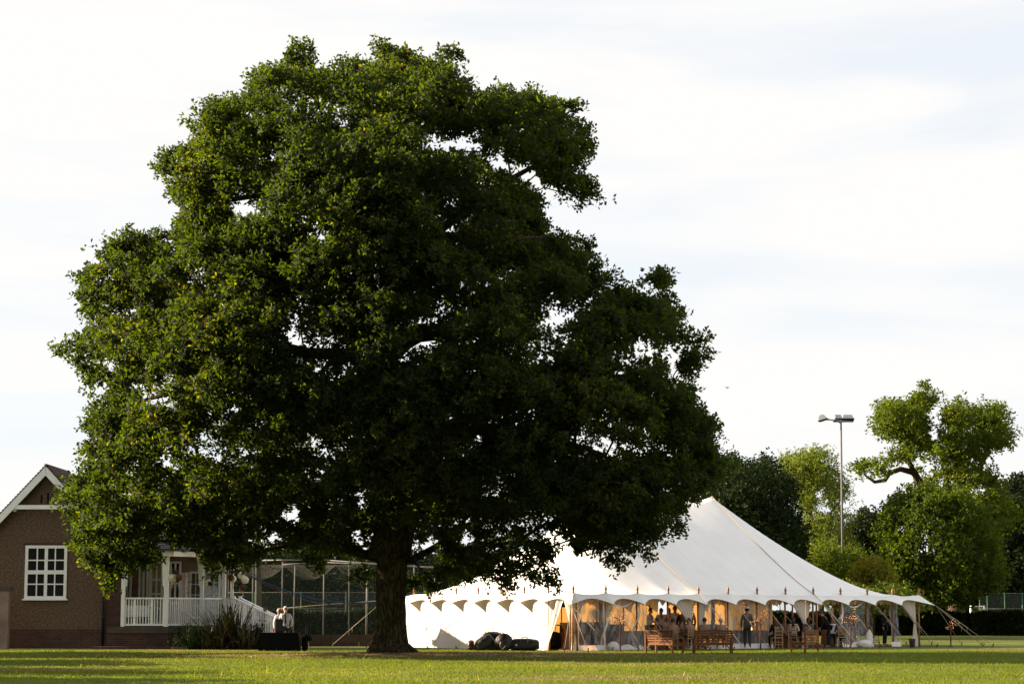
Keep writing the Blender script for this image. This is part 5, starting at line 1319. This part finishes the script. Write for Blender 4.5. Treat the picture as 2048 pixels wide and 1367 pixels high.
# eaves beam, soffit and roof
b = HB(); EP = [(x_(232, 94.6), 94.6), (x_(342, 94.6), 94.6), (x_(412, 96.4), 96.4), (x_(470, 98.6), 98.6), (x_(466, 100), 100.3)]
for a, c in zip(EP[:-1], EP[1:]): b.bar((a[0], a[1] + .12, EA + .12), (c[0], c[1] + .12, EA + .12), .12, .24)
b.build('eaves_board', M['white'])
b = HB()
for a, c in zip(EP[:-1], EP[1:]): b.bar((a[0], a[1] - .06, EA + .27), (c[0], c[1] - .06, EA + .27), .12, .09)
b.build('gutter', M['slate'])
b = HB(); rid = [(x_(232, 99), 98.6), (x_(320, 99), 98.6), (x_(340, 99), 98.8), (x_(380, 99), 99.2), (x_(400, 99), 100.3)]
for i in range(4):
    a, c = EP[i], EP[i + 1]; r0, r1 = rid[i], rid[i + 1]; n = 14
    for k in range(n):
        f0, f1 = k / n, (k + 1) / n
        P = lambda e, r, f, h: (e[0] + (r[0] - e[0]) * f, e[1] - .1 + (r[1] - e[1]) * f, EA + .30 + 1.25 * f + h)
        b.add([P(a, r0, f0, .05), P(c, r1, f0, .05), P(c, r1, f1, .01), P(a, r0, f1, .01), P(a, r0, f0, 0), P(c, r1, f0, 0)], [(0, 1, 2, 3), (4, 5, 1, 0)])
b.build('verandah_roof', M['slate'])
b = HB(); b.box(x_(215), 95.2, EA + .16, x_(440), 100.2, EA + .20); b.build('ceiling', M['white'])
# the wall behind the verandah with its doors and windows
WY = 99.9
b = HB(); b.box(x_(213, WY), WY, FZ, x_(455, WY), WY + .25, EA + .15); b.build('back_wall', M['pale_brick'])
b = HB(); b.box(x_(214, 96), 96.4, FZ, x_(222, 96), WY, EA + .15); b.build('side_wall', M['render'])
def w2(a, c, t, bt, cols, rows, gm, name='window', **k): return window(x_(a, WY), x_(c, WY), z_(bt, WY) if bt < 1240 else FZ + .02, z_(t, WY), WY - .02, cols, rows, gm=gm, name=name, **k)
w2(246, 262, 1128, 1250, 2, 2, 'glass_c', 'door', bar=.07); w2(276, 296, 1128, 1250, 2, 1, 'glass_c', 'door', bar=.09); w2(297, 327, 1124, 1250, 2, 4, 'glass_c', 'door', bar=.07, fr=.14)
w2(338, 361, 1122, 1250, 2, 3, 'glass_d', 'door', bar=.09); w2(378, 403, 1142, 1236, 2, 4, 'glass_w'); w2(406, 440, 1138, 1236, 3, 4, 'glass_w')

# pieces beside the clubhouse
pier = empty('garden_wall', (x_(8, 94.5), 94.5, 0), 0, 'end of a pale brick garden wall with dark coping at the left edge', 'wall')
b = MB(); b.box(-3.5, -.2, -.1, .23, .2, z_(1180, 94.5)); b.build('brickwork', M['pale_brick'], pier)
b = MB(); b.box(-3.55, -.26, z_(1180, 94.5), .33, .26, z_(1173, 94.5)); b.build('coping', M['stone'], pier)
t = empty('buffet_table', (x_(274, 96.2), 96.2, FZ), 0, 'white clothed table on the verandah behind the front railing', 'table')
b = MB(); n = 40
b.grid(lambda u, v: Vector((-.62 + 1.24 * u, -.3 - .02 * math.sin(u * 50) * (1 - v), .42 + .5 * v)), 60, 3); b.box(-.62, -.3, .90, .62, .4, .93); b.build('tablecloth', M['whitecloth'], t)
for sx in (-1, 1):
    for sy in (-.25, .33):
        b = MB(); b.bar((sx * .55, sy, 0), (sx * .55, sy, .9), .05); b.build('leg', M['iron_b'], t)
# paper pompoms
def pom(px, py, r, c, Y, label, tassel=False):
    p = at(px, py, Y); root = empty('paper_pompom', p, 0, label, 'paper pompom', 'paper pompoms hanging along the verandah')
    rr = r * Y / F
    b = MB(); b.ball((0, 0, 0), rr, rr, rr, 16, 10, jit=.05, seed=int(px)); b.build('paper_ball', M['pom_' + c], root)
    b = MB(); b.tube([(0, 0, rr), (0, 0, EA - p.z if Y > 94.9 else rr + .3)], .006, 4); b.build('thread', M['ribbon'], root)
    if tassel:
        b = MB()
        for k in range(3): b.bar((k * .02 - .02, 0, -rr * .9), (k * .03 - .03, .0, -rr - .28), .014, .006)
        b.build('tassel', M['ribbon'], root)
PY = 94.85
pom(344, 1155, 8, 'w', PY, 'large cream paper pompom just right of the second verandah post', True)
pom(352, 1143, 4.6, 'g', PY - .1, 'small slate paper pompom above the cream and brown pair by the second post')
pom(358, 1154, 7, 'b', PY - .15, 'brown paper pompom touching the cream one by the second post', True)
pom(416, 1165, 7.5, 'w', 96.4, 'cream paper pompom hanging in the middle of the verandah windows', True)
pom(420, 1166, 4.6, 'g', 96.2, 'small slate paper pompom in front of the middle cream one')
pom(421, 1132, 6, 'b', 96.4, 'brown paper pompom high under the eave above the middle window')
pom(466, 1157, 7, 'w', 96.8, 'cream paper pompom half hidden behind a brown one at the last post', True)
pom(462, 1154, 6.6, 'b', 96.5, 'brown paper pompom in front of the cream one at the last post')
pom(465, 1143, 4.6, 'g', 96.5, 'small slate paper pompom at the top of the last post cluster')
CL = 96.0
pom(486, 1141, 6.2, 'b', CL, 'top brown paper pompom of the cluster over the stairs')
pom(482, 1150, 7, 'w', CL - .1, 'upper cream paper pompom of the cluster over the stairs')
pom(490, 1159, 7.5, 'w', CL - .2, 'lower and larger cream paper pompom of the cluster over the stairs')
pom(480, 1166, 5, 'g', CL, 'small slate paper pompom low in the cluster over the stairs', True)
pom(486, 1174, 6.4, 'b', CL - .1, 'bottom brown paper pompom of the cluster over the stairs', True)
root = empty('banner', at(370, 1170, 98.6), 0, 'white banner cloth with red and blue specks hanging on the verandah', 'banner')
b = MB(); hw = 7.5 * 98.6 / F; b.grid(lambda u, v: Vector(((u - .5) * 2 * hw, .02 * math.sin(u * 9), -1.15 + 1.75 * v)), 10, 8); b.build('cloth', M['print'], root)
b = MB(); r = random.Random(3)
for k in range(46):
    x, z = r.uniform(-hw + .02, hw - .02), r.uniform(-1.1, .55); b.box(x - .015, -.034, z - .012, x + .015, -.026, z + .012)
b.build('specks', M['speck'], root)
b = MB(); p0, p1, p2 = at(375, 1163, 95.6), at(410, 1158, 95.9), at(440, 1144, 96.3); b.tube([p0, p1, p2], .014, 5)
tag(b.build('red_cable', M['orange']), 'dark red cord looped under the verandah eave', 'cord')
# cords from the verandah corner to behind the oak
for nm, mm, dz, lab in (('blue_cable', 'blue', 0, 'blue cord sagging from the verandah to behind the oak trunk'), ('orange_cable', 'orange', -.09, 'orange cord sagging just under the blue one'), ('thin_blue_cable', 'blue', -.03, 'second thin blue cord close beside the thick blue one')):
    b = MB(); a, c = at(488, 1146, 96.5), at(800, 1199, 98); pts = []
    for k in range(25):
        f = k / 24; q = a.lerp(c, f); q.z -= 1.05 * math.sin(f * PI) * .55 - dz * math.sin(min(1, f * 1.2) * PI) * 2; pts.append(q)
    b.tube(pts, .018 if nm == 'blue_cable' else .014, 5); tag(b.build(nm, M[mm]), lab, 'cord')
# table draped in black, case and stand
t = empty('black_table', (x_(561, 89.5), 89.5, 0), 0, 'black cloth draped table standing in front of the stair foot', 'table')
def drape(u, v):
    a = u * 4; s = int(min(a, 3.999)); f = a - s; hx, hy = .80, .34
    c = [(-hx, -hy), (hx, -hy), (hx, hy), (-hx, hy), (-hx, -hy)]
    x = c[s][0] + (c[s + 1][0] - c[s][0]) * f; y = c[s][1] + (c[s + 1][1] - c[s][1]) * f; k = (1 - v)
    return Vector((x * (1 + .05 * k) + .02 * k * math.sin(u * 60), y * (1 + .1 * k) + .025 * k * math.sin(u * 75), .02 + .74 * v))
b = MB(); b.grid(drape, 120, 6); b.box(-.80, -.34, .755, .80, .34, .77); b.build('black_tablecloth', M['black'], t)
for sx in (-1, 1):
    b = MB(); b.bar((sx * .7, .1, 0), (sx * .7, .1, .74), .04); b.build('leg', M['iron_b'], t)
t = empty('loudspeaker', (x_(558, 89.5), 89.6, .77), 0, 'black rounded loudspeaker standing upright on the black draped table', 'loudspeaker')
b = MB(); b.box(-.155, -.14, 0, .155, .14, .56); b.build('cabinet', M['black'], t, bevel=.06)
b = MB(); b.box(-.12, -.146, .05, .12, -.141, .50); b.build('grille', M['blackbag'], t)
b = MB(); handle(b, (-.06, 0, .555), (.06, 0, .555), .03, .01); b.build('handle', M['iron_b'], t)
t = empty('covered_stand', (x_(612, 89.8), 89.8, 0), 0, 'black sheet hung over a stand beside the black table', 'stand')
b = MB(); bag_body(b, (-.03, 0, .30), .13, .12, .31, sq=.55, seed=31); b.build('case', M['black'], t)
b = MB()
b.grid(lambda u, v: Vector(((.03 + (.02 + .14 * (1 - v)) * math.cos(u * 2 * PI) + .08 * (1 - v) + (.04 if v < .3 else 0)), .02 + (.02 + .08 * (1 - v)) * math.sin(u * 2 * PI) * (1 + .3 * math.sin(u * 25)), .42 + .72 * v)), 30, 10); b.build('cloth', M['black'], t)
for k in (-1, 0, 1):
    b = MB(); b.tube([(.03, .05, .9), (.03 + .13 * k, .05 + .1 * abs(k), 0)], .013, 6); b.build('leg', M['chair'], t)

# plants in the bed
def spiky(px, Y, n, L, w, mm, label, name, seed, rx=.35, arch=.8, up=.5):
    root = empty(name, (x_(px, Y), Y, 0), 0, label, 'plant'); r = random.Random(seed)
    vs = []; fs = []; b = MB()
    for k in range(n):
        a = r.uniform(0, 2 * PI); el = r.uniform(up, 1.5); l = L * r.uniform(.6, 1.1); bx, by = r.uniform(-rx, rx), r.uniform(-rx, rx) * .6
        d = Vector((math.cos(a) * math.cos(el), math.sin(a) * math.cos(el) * .8, math.sin(el))); s = Vector((-math.sin(a), math.cos(a), 0)) * w * r.uniform(.6, 1.2)
        pr = []; p = Vector((bx, by, 0)); dd = d.copy()
        for j in range(6):
            f = j / 5; ww = s * (1 - f) ** .6 * (.5 + f if f < .5 else 1); pr += [p - ww, p + ww]
            p = p + dd * l / 5; dd = (dd + Vector((0, 0, -arch * f * .35))).normalized()
        b.add(pr, [(2 * j, 2 * j + 1, 2 * j + 3, 2 * j + 2) for j in range(5)])
    b.build('leaves', M[mm], root); return root
spiky(455, 94.0, 190, 2.3, .07, 'phorm', 'large bronze sword leaved plant below the verandah corner', 'phormium', 5, .5, 1.15, .25)
spiky(497, 93.4, 130, 1.25, .03, 'phorm', 'smaller bronze grassy plant spilling beside the stairs', 'phormium', 6, .4, 1.3, .2)
spiky(428, 93.6, 150, 1.0, .03, 'phorm', 'low bronze tuft at the foot of the large sword leaved plant', 'phormium', 16, .5, 1.3, .2)
spiky(390, 93.8, 420, 1.30, .018, 'phorm_g', 'green fine leaved clump at the foot of the verandah', 'grassy_plant', 7, .45, .9, .5)
rngp = random.Random(3)
def bush(px, Y, w, h, label, seed, lm='leaf_h'):
    rg_ = random.Random(seed); root = empty('shrub', (x_(px, Y), Y, 0), 0, label, 'shrub')
    C = np.array([(rg_.uniform(-w, w), rg_.uniform(-.4, .4), rg_.uniform(.2, h), .38, .34, .3) for _ in range(26)])
    quads_obj('foliage', leaves_for(rg_, C, 26, 8, 4, .10, .05, .10), M[lm], root)
    b = MB()
    for k in range(7): b.tube([(rg_.uniform(-w, w) * .4, 0, 0), (rg_.uniform(-w, w), rg_.uniform(-.2, .2), h * .8)], [.02, .008], 5)
    b.build('stem', M['bark2'], root)
bush(396, 94.3, .85, .75, 'dark rounded shrub behind the green fine leaved clump', 12)
bush(500, 94.6, .6, .7, 'dark grey green shrub at the foot of the stairs', 13)

# ------------------------------------------------------------------ hedges, fences, nets
def hedge(name, label, x0, x1, y, z0, z1, th, n, seed, lm='leaf_h', L=.16):
    """a clipped hedge: leaves through a box shaped body over a dark twiggy core"""
    g = np.random.default_rng(seed); cx = (x0 + x1) / 2
    root = empty(name, (cx, y, 0), 0, label, 'hedge')
    b = MB(); nx_ = int((x1 - x0) / .6)
    top = lambda u: z1 - .22 + .08 * math.sin(u * (x1 - x0) * 1.1) + .05 * math.sin(u * (x1 - x0) * 2.7)
    b.grid(lambda u, v: Vector((x0 - cx + (x1 - x0) * u, (-th / 2 + .15) if v < .34 else ((th / 2 - .15) if v > .66 else (v - .5) * (th - .3) / .32), z0 if v in (0, 1) else top(u))), nx_, 6)
    b.build('twigs', M['twig_core'], root)
    x = g.uniform(x0 - cx, x1 - cx, n); face = g.random(n)
    zt_ = z1 + .08 * np.sin((x + cx - x0) * 1.1) + .05 * np.sin((x + cx - x0) * 2.7) + g.normal(0, .05, n)
    yy = np.where(face < .55, -th / 2 + g.normal(0, .07, n), np.where(face < .9, g.uniform(-th / 2, th / 2, n), th / 2 + g.normal(0, .07, n)))
    zz = np.where((face >= .55) & (face < .9), zt_, z0 + (zt_ - z0) * g.random(n))
    c = np.stack([x, yy, zz], 1); P = []
    for k in range(3):
        d = unit(g.normal(0, 1, (n, 3)) + np.array([0, -.3, .2])); s = unit(np.cross(d, g.normal(0, 1, (n, 3)))); l = (L * g.uniform(.6, 1.2, n))[:, None]
        P.append(np.stack([c, c + d * l * .5 + s * l * .3, c + d * l, c + d * l * .5 - s * l * .3], 1))
    quads_obj('foliage', np.concatenate(P), M[lm], root)
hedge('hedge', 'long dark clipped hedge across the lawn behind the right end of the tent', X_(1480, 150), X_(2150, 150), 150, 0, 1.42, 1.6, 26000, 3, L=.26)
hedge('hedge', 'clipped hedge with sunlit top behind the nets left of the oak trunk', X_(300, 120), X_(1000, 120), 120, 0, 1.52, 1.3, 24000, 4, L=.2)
def posts_rail(): pass
net = empty('cricket_net_cage', (X_(640, 104), 104, 0), 0, 'tall net cage of grey poles with brown netting roof left of the oak trunk', 'net cage')
NO = Vector(net.location)
def ntube(pts, r, name, m, n=6):
    b = MB(); b.tube([Vector(p) - NO for p in pts], r, n); b.build(name, M[m], net)
zt1 = Z_(1129, 103)
for px, Y, bx, dx in ((589, 103, 586, 1), (647, 103, 646, 1), (698, 104, 698, 0), (733, 102.5, 732, 2), (828, 103, 828, 0), (870, 105, 870, 0)):
    a = at(bx, 1285, Y); c = at(px + dx, 1130, Y); ntube([(a.x, Y, 0), (c.x, Y, zt1)], .028 if px != 733 else .045, 'pole', 'steel')
zt2 = Z_(1120, 118)
for px in (505, 564, 760, 810, 925): ntube([(X_(px, 118), 118, 0), (X_(px, 118), 118, zt2)], .04, 'pole', 'steel')
ntube([at(500, 1119, 118), at(660, 1120, 118)], .04, 'rail', 'steel'); ntube([at(660, 1120, 118), at(880, 1136, 118)], .04, 'rail', 'steel')
ntube([at(505, 1121, 118), at(565, 1119, 106)], .03, 'rail', 'steel'); ntube([at(565, 1128, 103), at(650, 1124, 103)], .028, 'rail', 'steel'); ntube([at(650, 1124, 103), at(872, 1133, 103)], .028, 'rail', 'steel')
def sheet(name, fn, m, nu=40, nv=10):
    b = MB(); b.grid(lambda u, v: fn(u, v) - NO, nu, nv); b.build(name, M[m], net)
sheet('roof_net', lambda u, v: at(470 + 260 * u, 1125, 104 + 13 * v) + Vector((0, 0, -.75 * abs(math.sin(u * PI * 2.6)) ** .8 * (1 - abs(2 * v - 1) ** 3) - .1)), 'net_top')
sheet('side_net', lambda u, v: Vector((X_(500 + 380 * u, 103.4), 103.4 + .05 * math.sin(u * 30), .5 + (zt1 - .6) * v)), 'net', 60, 6)
sheet('back_net', lambda u, v: Vector((X_(470 + 470 * u, 118), 118, .2 + (zt2 - .3) * v)), 'net', 60, 6)
ntube([at(560, 1216, 103.2), at(640, 1209, 103.2), at(760, 1200, 103.2)], .014, 'cord', 'rope', 5)
bf = empty('board_fence', (X_(670, 102), 102.2, 0), 0, 'low dark brown board fence behind the oak trunk', 'fence')
for k in range(9):
    b = MB(); x0 = X_(560, 102) - bf.location.x + k * 1.25; b.box(x0, -.02, .0, x0 + 1.235, .02, Z_(1268, 102)); b.build('board', M['board'], bf)
def wire_fence(name, label, pxs, Y, top, m='green', mesh=True, extra=()):
    x0, x1 = X_(pxs[0], Y), X_(pxs[-1], Y); cx = (x0 + x1) / 2
    root = empty(name, (cx, Y, 0), 0, label, 'fence')
    for p in pxs:
        b = MB(); b.tube([(X_(p, Y) - cx, 0, 0), (X_(p, Y) - cx, 0, Z_(top, Y))], .035, 6); b.build('post', M[m], root)
    if mesh:
        b = MB(); b.grid(lambda u, v: Vector((x0 - cx + (x1 - x0) * u, .03, .05 + (Z_(top, Y) - .1) * v)), 20, 4); b.build('mesh', M['fence_net'], root)
    b = MB()
    for f in (.98, .6): b.tube([(x0 - cx, 0, Z_(top, Y) * f), (x1 - cx, 0, Z_(top, Y) * f)], .02, 5)
    b.build('wire', M['steel'], root)
wire_fence('wire_fence', 'green posted wire fence behind the net cage', [420, 509, 602, 692, 790, 862, 950, 1040], 128, 1182)
wire_fence('wire_fence', 'lower green posted wire fence furthest behind the net cage', [560, 598, 615, 652, 706, 760], 137, 1214)
wire_fence('tennis_fence', 'tall green wire fence above the hedge at the right edge', [1960, 1975, 2010, 2045, 2080, 2115], 166, 1184)
wire_fence('tennis_fence', 'green wire fence seen through the open right bays of the tent', [1560, 1600, 1640, 1668, 1700, 1735, 1800, 1850], 164, 1196)
gl = empty('football_goal', (X_(1955, 158), 158, 0), 0, 'small white goal frame with net standing beyond the right hedge', 'goal')
b = MB(); gh = Z_(1211, 158); b.tube([(-.5, 0, 0), (-.5, 0, gh), (.55, .2, gh), (.75, .2, 0)], .06, 6); b.tube([(-.5, 0, gh), (-.4, 1.2, 0)], .04, 6); b.build('frame', M['white'], gl)
b = MB(); b.grid(lambda u, v: Vector((-.5 + 1.05 * u, .1 + 1.0 * (1 - v), gh * v)), 6, 6); b.build('goal_net', M['net_w'], gl)
b = MB(); b.box(-2.4, 0, 0, 2.4, .1, 1.35); b.build('panel', M['whitecloth']) if False else None
# floodlight masts
def mast(px0, py0, px1, Y, label, r0=.13, r1=.08, lamps=True, ztop=None):
    top = at(px0, py0, Y); root = empty('floodlight_mast', (X_(px1, Y), Y, 0), 0, label, 'floodlight')
    b = MB(); b.tube([(0, 0, 0), ((top.x - root.location.x) * .5, 0, top.z * .5), (top.x - root.location.x, 0, top.z)], [r0, (r0 + r1) / 2, r1], 10); b.build('mast', M['steel'], root)
    c = Vector((top.x - root.location.x, 0, top.z))
    b = MB(); b.tube([c + Vector((-.95, 0, .12)), c + Vector((.72, 0, -.02))], .05, 6); b.ball(c + Vector((-.05, 0, 0)), .16, .1, .13, 8, 6); b.build('crossbar', M['lamp_grey'], root)
    for x, w, rot in ((-1.0, .28, 1.2), (-.15, .24, .1), (.48, .35, .0)):
        M_ = Matrix.Translation(c + Vector((x, 0, .30))) @ Matrix.Rotation(rot, 4, 'Z') @ Matrix.Rotation(-.35, 4, 'X')
        b = MB(); pts = [(-w, -.05, -.14), (w, -.05, -.14), (w, .5, -.10), (-w, .5, -.10), (-w * .8, .1, .20), (w * .8, .1, .20), (w * .8, .34, .20), (-w * .8, .34, .20)]
        b.add([M_ @ Vector(p) for p in pts], [(3, 2, 1, 0), (4, 5, 6, 7), (0, 1, 5, 4), (1, 2, 6, 5), (2, 3, 7, 6), (3, 0, 4, 7)])
        o = b.build('lamp_head', M['lamp_grey'], root)
        b = MB(); b.add([M_ @ Vector(p) for p in ((-w - .04, -.1, -.20), (w + .04, -.1, -.20), (w + .04, .54, -.145), (-w - .04, .54, -.145), (-w - .04, -.1, -.15), (w + .04, -.1, -.15), (w + .04, .54, -.10), (-w - .04, .54, -.10))], [(3, 2, 1, 0), (4, 5, 6, 7), (0, 1, 5, 4), (1, 2, 6, 5), (2, 3, 7, 6), (3, 0, 4, 7)])
        b.build('lamp_rim', M['iron_b'], o)
mast(1682, 842, 1686, 140, 'tall slim floodlight mast with three lamp heads right of the tent peak', .10, .055)
mast(516, 930, 518, 112, 'thick grey floodlight mast rising behind the stairs into the oak crown', .19, .12)
mast(957, 900, 958, 150, 'grey floodlight mast seen in gaps of the oak crown above the left tent slope', .15, .08)
# a bird high over the tent
bp = at(1455, 775, 120); root = empty('bird', bp, R(40), 'tiny dark bird flying in the sky right of the oak', 'bird')
b = MB(); b.ball((0, 0, 0), .05, .15, .05, 8, 6); b.ball((0, -.16, .02), .035, .045, .035, 8, 5); b.ball((0, .2, 0), .05, .09, .012, 8, 5)
b.add([(0, -.08, .02), (0, .07, .02), (-.22, .02, .10), (-.42, .10, .04), (-.24, .1, .08)], [(0, 1, 4, 2), (2, 4, 3)]); b.add([(0, -.08, .02), (0, .07, .02), (.22, .02, .10), (.42, .10, .04), (.24, .1, .08)], [(2, 4, 1, 0), (3, 4, 2)])
b.build('body', M['suit'], root); root.scale = (.55, .55, .55)
# trees that shade the lawn from beyond the left edge
for i, (x, y, h, w, lab) in enumerate([(-38, 85, 12, 4.2, 'tree beyond the left edge level with the oak'), (-31, 71, 8.5, 2.6, 'small tree beyond the left edge before the clubhouse'),
    (-30, 62, 9, 3.0, 'middling tree beyond the left edge nearer the camera'), (-25, 52, 8, 2.2, 'slim tree beyond the left edge nearest the camera'), (-52, 76, 13, 4.5, 'large tree furthest beyond the left edge')]):
    shade_tree(i, x, y, h, w, lab)

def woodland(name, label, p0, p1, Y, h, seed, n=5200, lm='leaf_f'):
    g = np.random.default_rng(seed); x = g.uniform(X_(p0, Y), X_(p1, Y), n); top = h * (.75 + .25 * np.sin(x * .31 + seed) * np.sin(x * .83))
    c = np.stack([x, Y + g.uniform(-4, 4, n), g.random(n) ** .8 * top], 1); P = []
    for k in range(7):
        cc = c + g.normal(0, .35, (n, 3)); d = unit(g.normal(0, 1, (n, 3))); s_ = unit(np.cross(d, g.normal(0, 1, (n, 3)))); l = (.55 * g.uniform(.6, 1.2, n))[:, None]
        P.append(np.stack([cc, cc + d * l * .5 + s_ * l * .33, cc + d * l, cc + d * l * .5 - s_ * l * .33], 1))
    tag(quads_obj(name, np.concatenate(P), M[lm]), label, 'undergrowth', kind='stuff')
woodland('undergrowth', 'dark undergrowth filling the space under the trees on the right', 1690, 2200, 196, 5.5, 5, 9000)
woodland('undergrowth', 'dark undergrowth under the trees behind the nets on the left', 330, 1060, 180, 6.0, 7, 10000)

_g = np.random.default_rng(77); _n = 900
_y = _g.uniform(47, 90, _n); _x = _g.uniform(-1, 1, _n) * _y * .24; _z = np.array([gz(a, b) for a, b in zip(_x, _y)]) + .045
_a = _g.uniform(0, 2 * PI, _n); _d = np.stack([np.cos(_a), np.sin(_a), _g.uniform(-.2, .5, _n)], 1) * .06; _s = np.stack([-np.sin(_a), np.cos(_a), _g.uniform(-.3, .5, _n)], 1) * .03
_c = np.stack([_x, _y, _z], 1)
tag(quads_obj('fallen_leaves', np.stack([_c - _d, _c + _s, _c + _d, _c - _s], 1), M['straw']), 'dry fallen leaves scattered over the lawn', 'leaves', kind='stuff')
